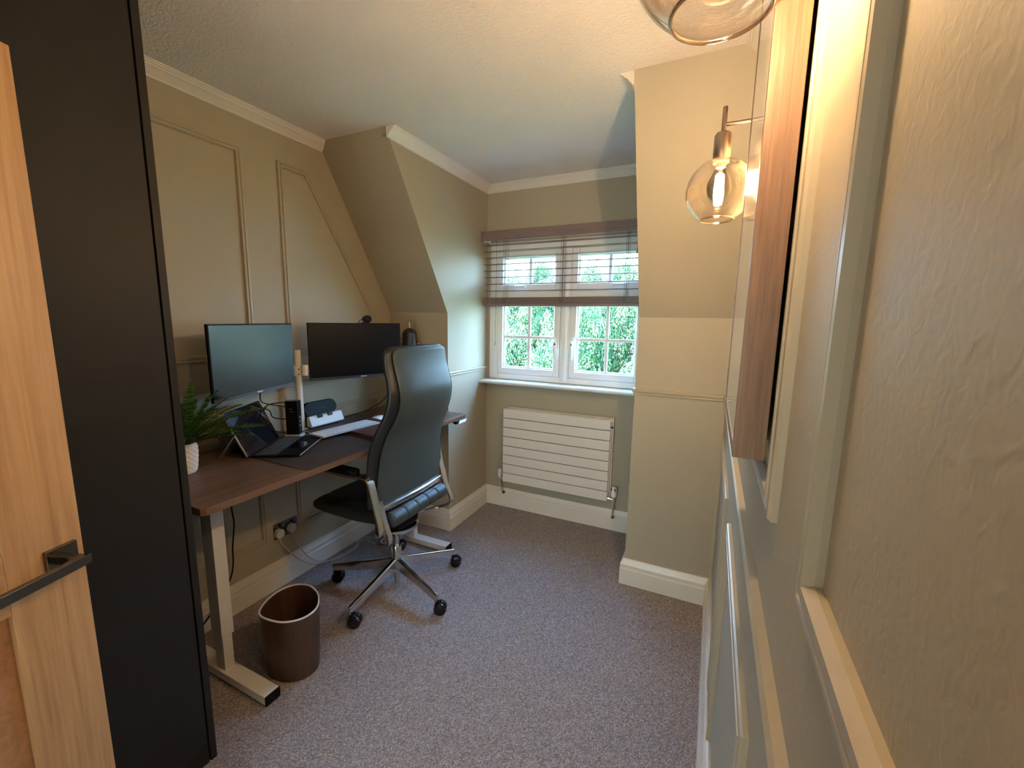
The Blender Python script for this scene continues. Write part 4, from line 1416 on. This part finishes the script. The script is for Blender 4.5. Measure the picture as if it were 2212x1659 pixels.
cable('white_lead', [(0.095, -0.872, 0.8845), (0.10, -0.86, 0.8835), (0.125, -0.845, 0.8835), (0.150, -0.850, 0.8865), (0.185, -0.868, 0.8862)], 0.0018, M_whiteplastic, 'short white lead lying at the foot of the monitor pole')

# ------------------------------------------------------------------ garden outside
GZ = -2.9
struct(MB().box(-40, 40, Yo + 0.5, 60, GZ - 0.2, GZ).build('ground', M_grass, smooth=0))
mb = MB()
rnd = random.Random(11)
def crown_mesh(seed, nlobe, nleaf, leaf, blossom):
    r = random.Random(seed)
    lobes = []
    for i in range(nlobe):
        el = 1 - 1.75 * (i + 0.5) / nlobe
        a = i * 2.39996 + r.uniform(-0.3, 0.3)
        q = sqrt(max(0, 1 - el * el))
        lobes.append((Vector((cos(a) * q, sin(a) * q, el)) * r.uniform(0.62, 0.84), r.uniform(0.17, 0.29), r.random() < 0.62))
    mb = MB()
    if not blossom:
        mb.sphere((0, 0, -0.06), 0.62, 18, 10)
    for c0, rr, fl in lobes:
        k = int(nleaf / nlobe)
        if blossom and not fl: continue
        for j in range(k):
            z = r.uniform(-0.45, 1) if not blossom else r.uniform(0.05, 1) ** 0.8
            a = r.uniform(0, 2 * pi)
            q = sqrt(max(0, 1 - z * z))
            nrm = Vector((q * cos(a), q * sin(a), z))
            p = c0 + nrm * rr * (r.uniform(0.84, 1.02) if not blossom else r.uniform(1.0, 1.05))
            up = (nrm * 1.2 + Vector((r.uniform(-1, 1), r.uniform(-1, 1), r.uniform(-0.3, 1.0))) * 0.55).normalized()
            t1 = up.orthogonal().normalized()
            t1 = Matrix.Rotation(r.uniform(0, 6.28), 3, up) @ t1
            t2 = up.cross(t1)
            L = leaf * r.uniform(0.6, 1.3)
            mb.add([p - t1 * L, p - t2 * L * 0.5 + up * L * 0.12, p + t1 * L, p + t2 * L * 0.5 + up * L * 0.12], [(0, 1, 2, 3)])
    return mb
def tree(x, y, ztop, rx, rz, proto, label, rot):
    t = thing('garden_tree', (x, y, GZ), label, 'tree', {'round': 'front row of bushes', 'bushy': 'second row of trees', 'taller': 'third row of trees', 'lofty': 'fourth row of trees', 'distant': 'far row of treetops'}[label.split()[0]])
    for nm, me, mt in proto:
        o = bpy.data.objects.new(nm, me)
        COL.objects.link(o)
        o.parent = t
        o.location = (0, 0, ztop - rz - GZ)
        o.scale = (rx, rx, rz)
        o.rotation_euler = (0, 0, rot)
    m = MB()
    m.tube([(x, y, GZ), (x + 0.05, y, GZ + (ztop - rz - GZ) * 0.5), (x, y + 0.05, ztop - rz * 0.7)], 0.16, 10, r2=0.08, smooth=4)
    m.build('trunk', M_trunk, t)
def proto(seed, nl, bl_):
    out = []
    a = crown_mesh(seed, nl, 21000, 0.027, False)
    me = bpy.data.meshes.new('foliage')
    me.from_pydata([tuple(p) for p in a.v], [], a.f)
    me.materials.append(M_leaf)
    out.append(('foliage', me, M_leaf))
    if bl_:
        a = crown_mesh(seed, nl, bl_, 0.022, True)
        me2 = bpy.data.meshes.new('blossom')
        me2.from_pydata([tuple(p) for p in a.v], [], a.f)
        me2.materials.append(M_blossom)
        out.append(('blossom', me2, M_blossom))
    return out
pa, pb, pc = proto(21, 70, 11000), proto(22, 80, 8000), proto(23, 64, 5000)
protos = [pa, pb, pc]
rows_t = [(6.2, -5.6, 1.15), (8.5, -6.6, 1.95), (10.8, -7.6, 2.75), (13.1, -8.6, 3.65), (15.6, -9.6, 4.15)]
labels_t = ['round pale green bush nearest the window in the lower panes', 'bushy tree with pale blossom in the middle panes', 'taller leafy tree rising behind the middle row', 'lofty tree reaching up into the top panes', 'distant treetop against the white sky in the top panes']
for r_i, (y, x0, zt) in enumerate(rows_t):
    for k in range(5 + r_i):
        rr = 0.92
        tree(x0 + k * 2.30 + (0.9 if r_i % 2 else 0), y, zt + (0.24 if (k + r_i) % 3 == 0 else -0.10 * (k % 2)), rr, 2.0, protos[(k + 2 * r_i) % 3], labels_t[r_i], r_i * 1.3 + k * 1.9)
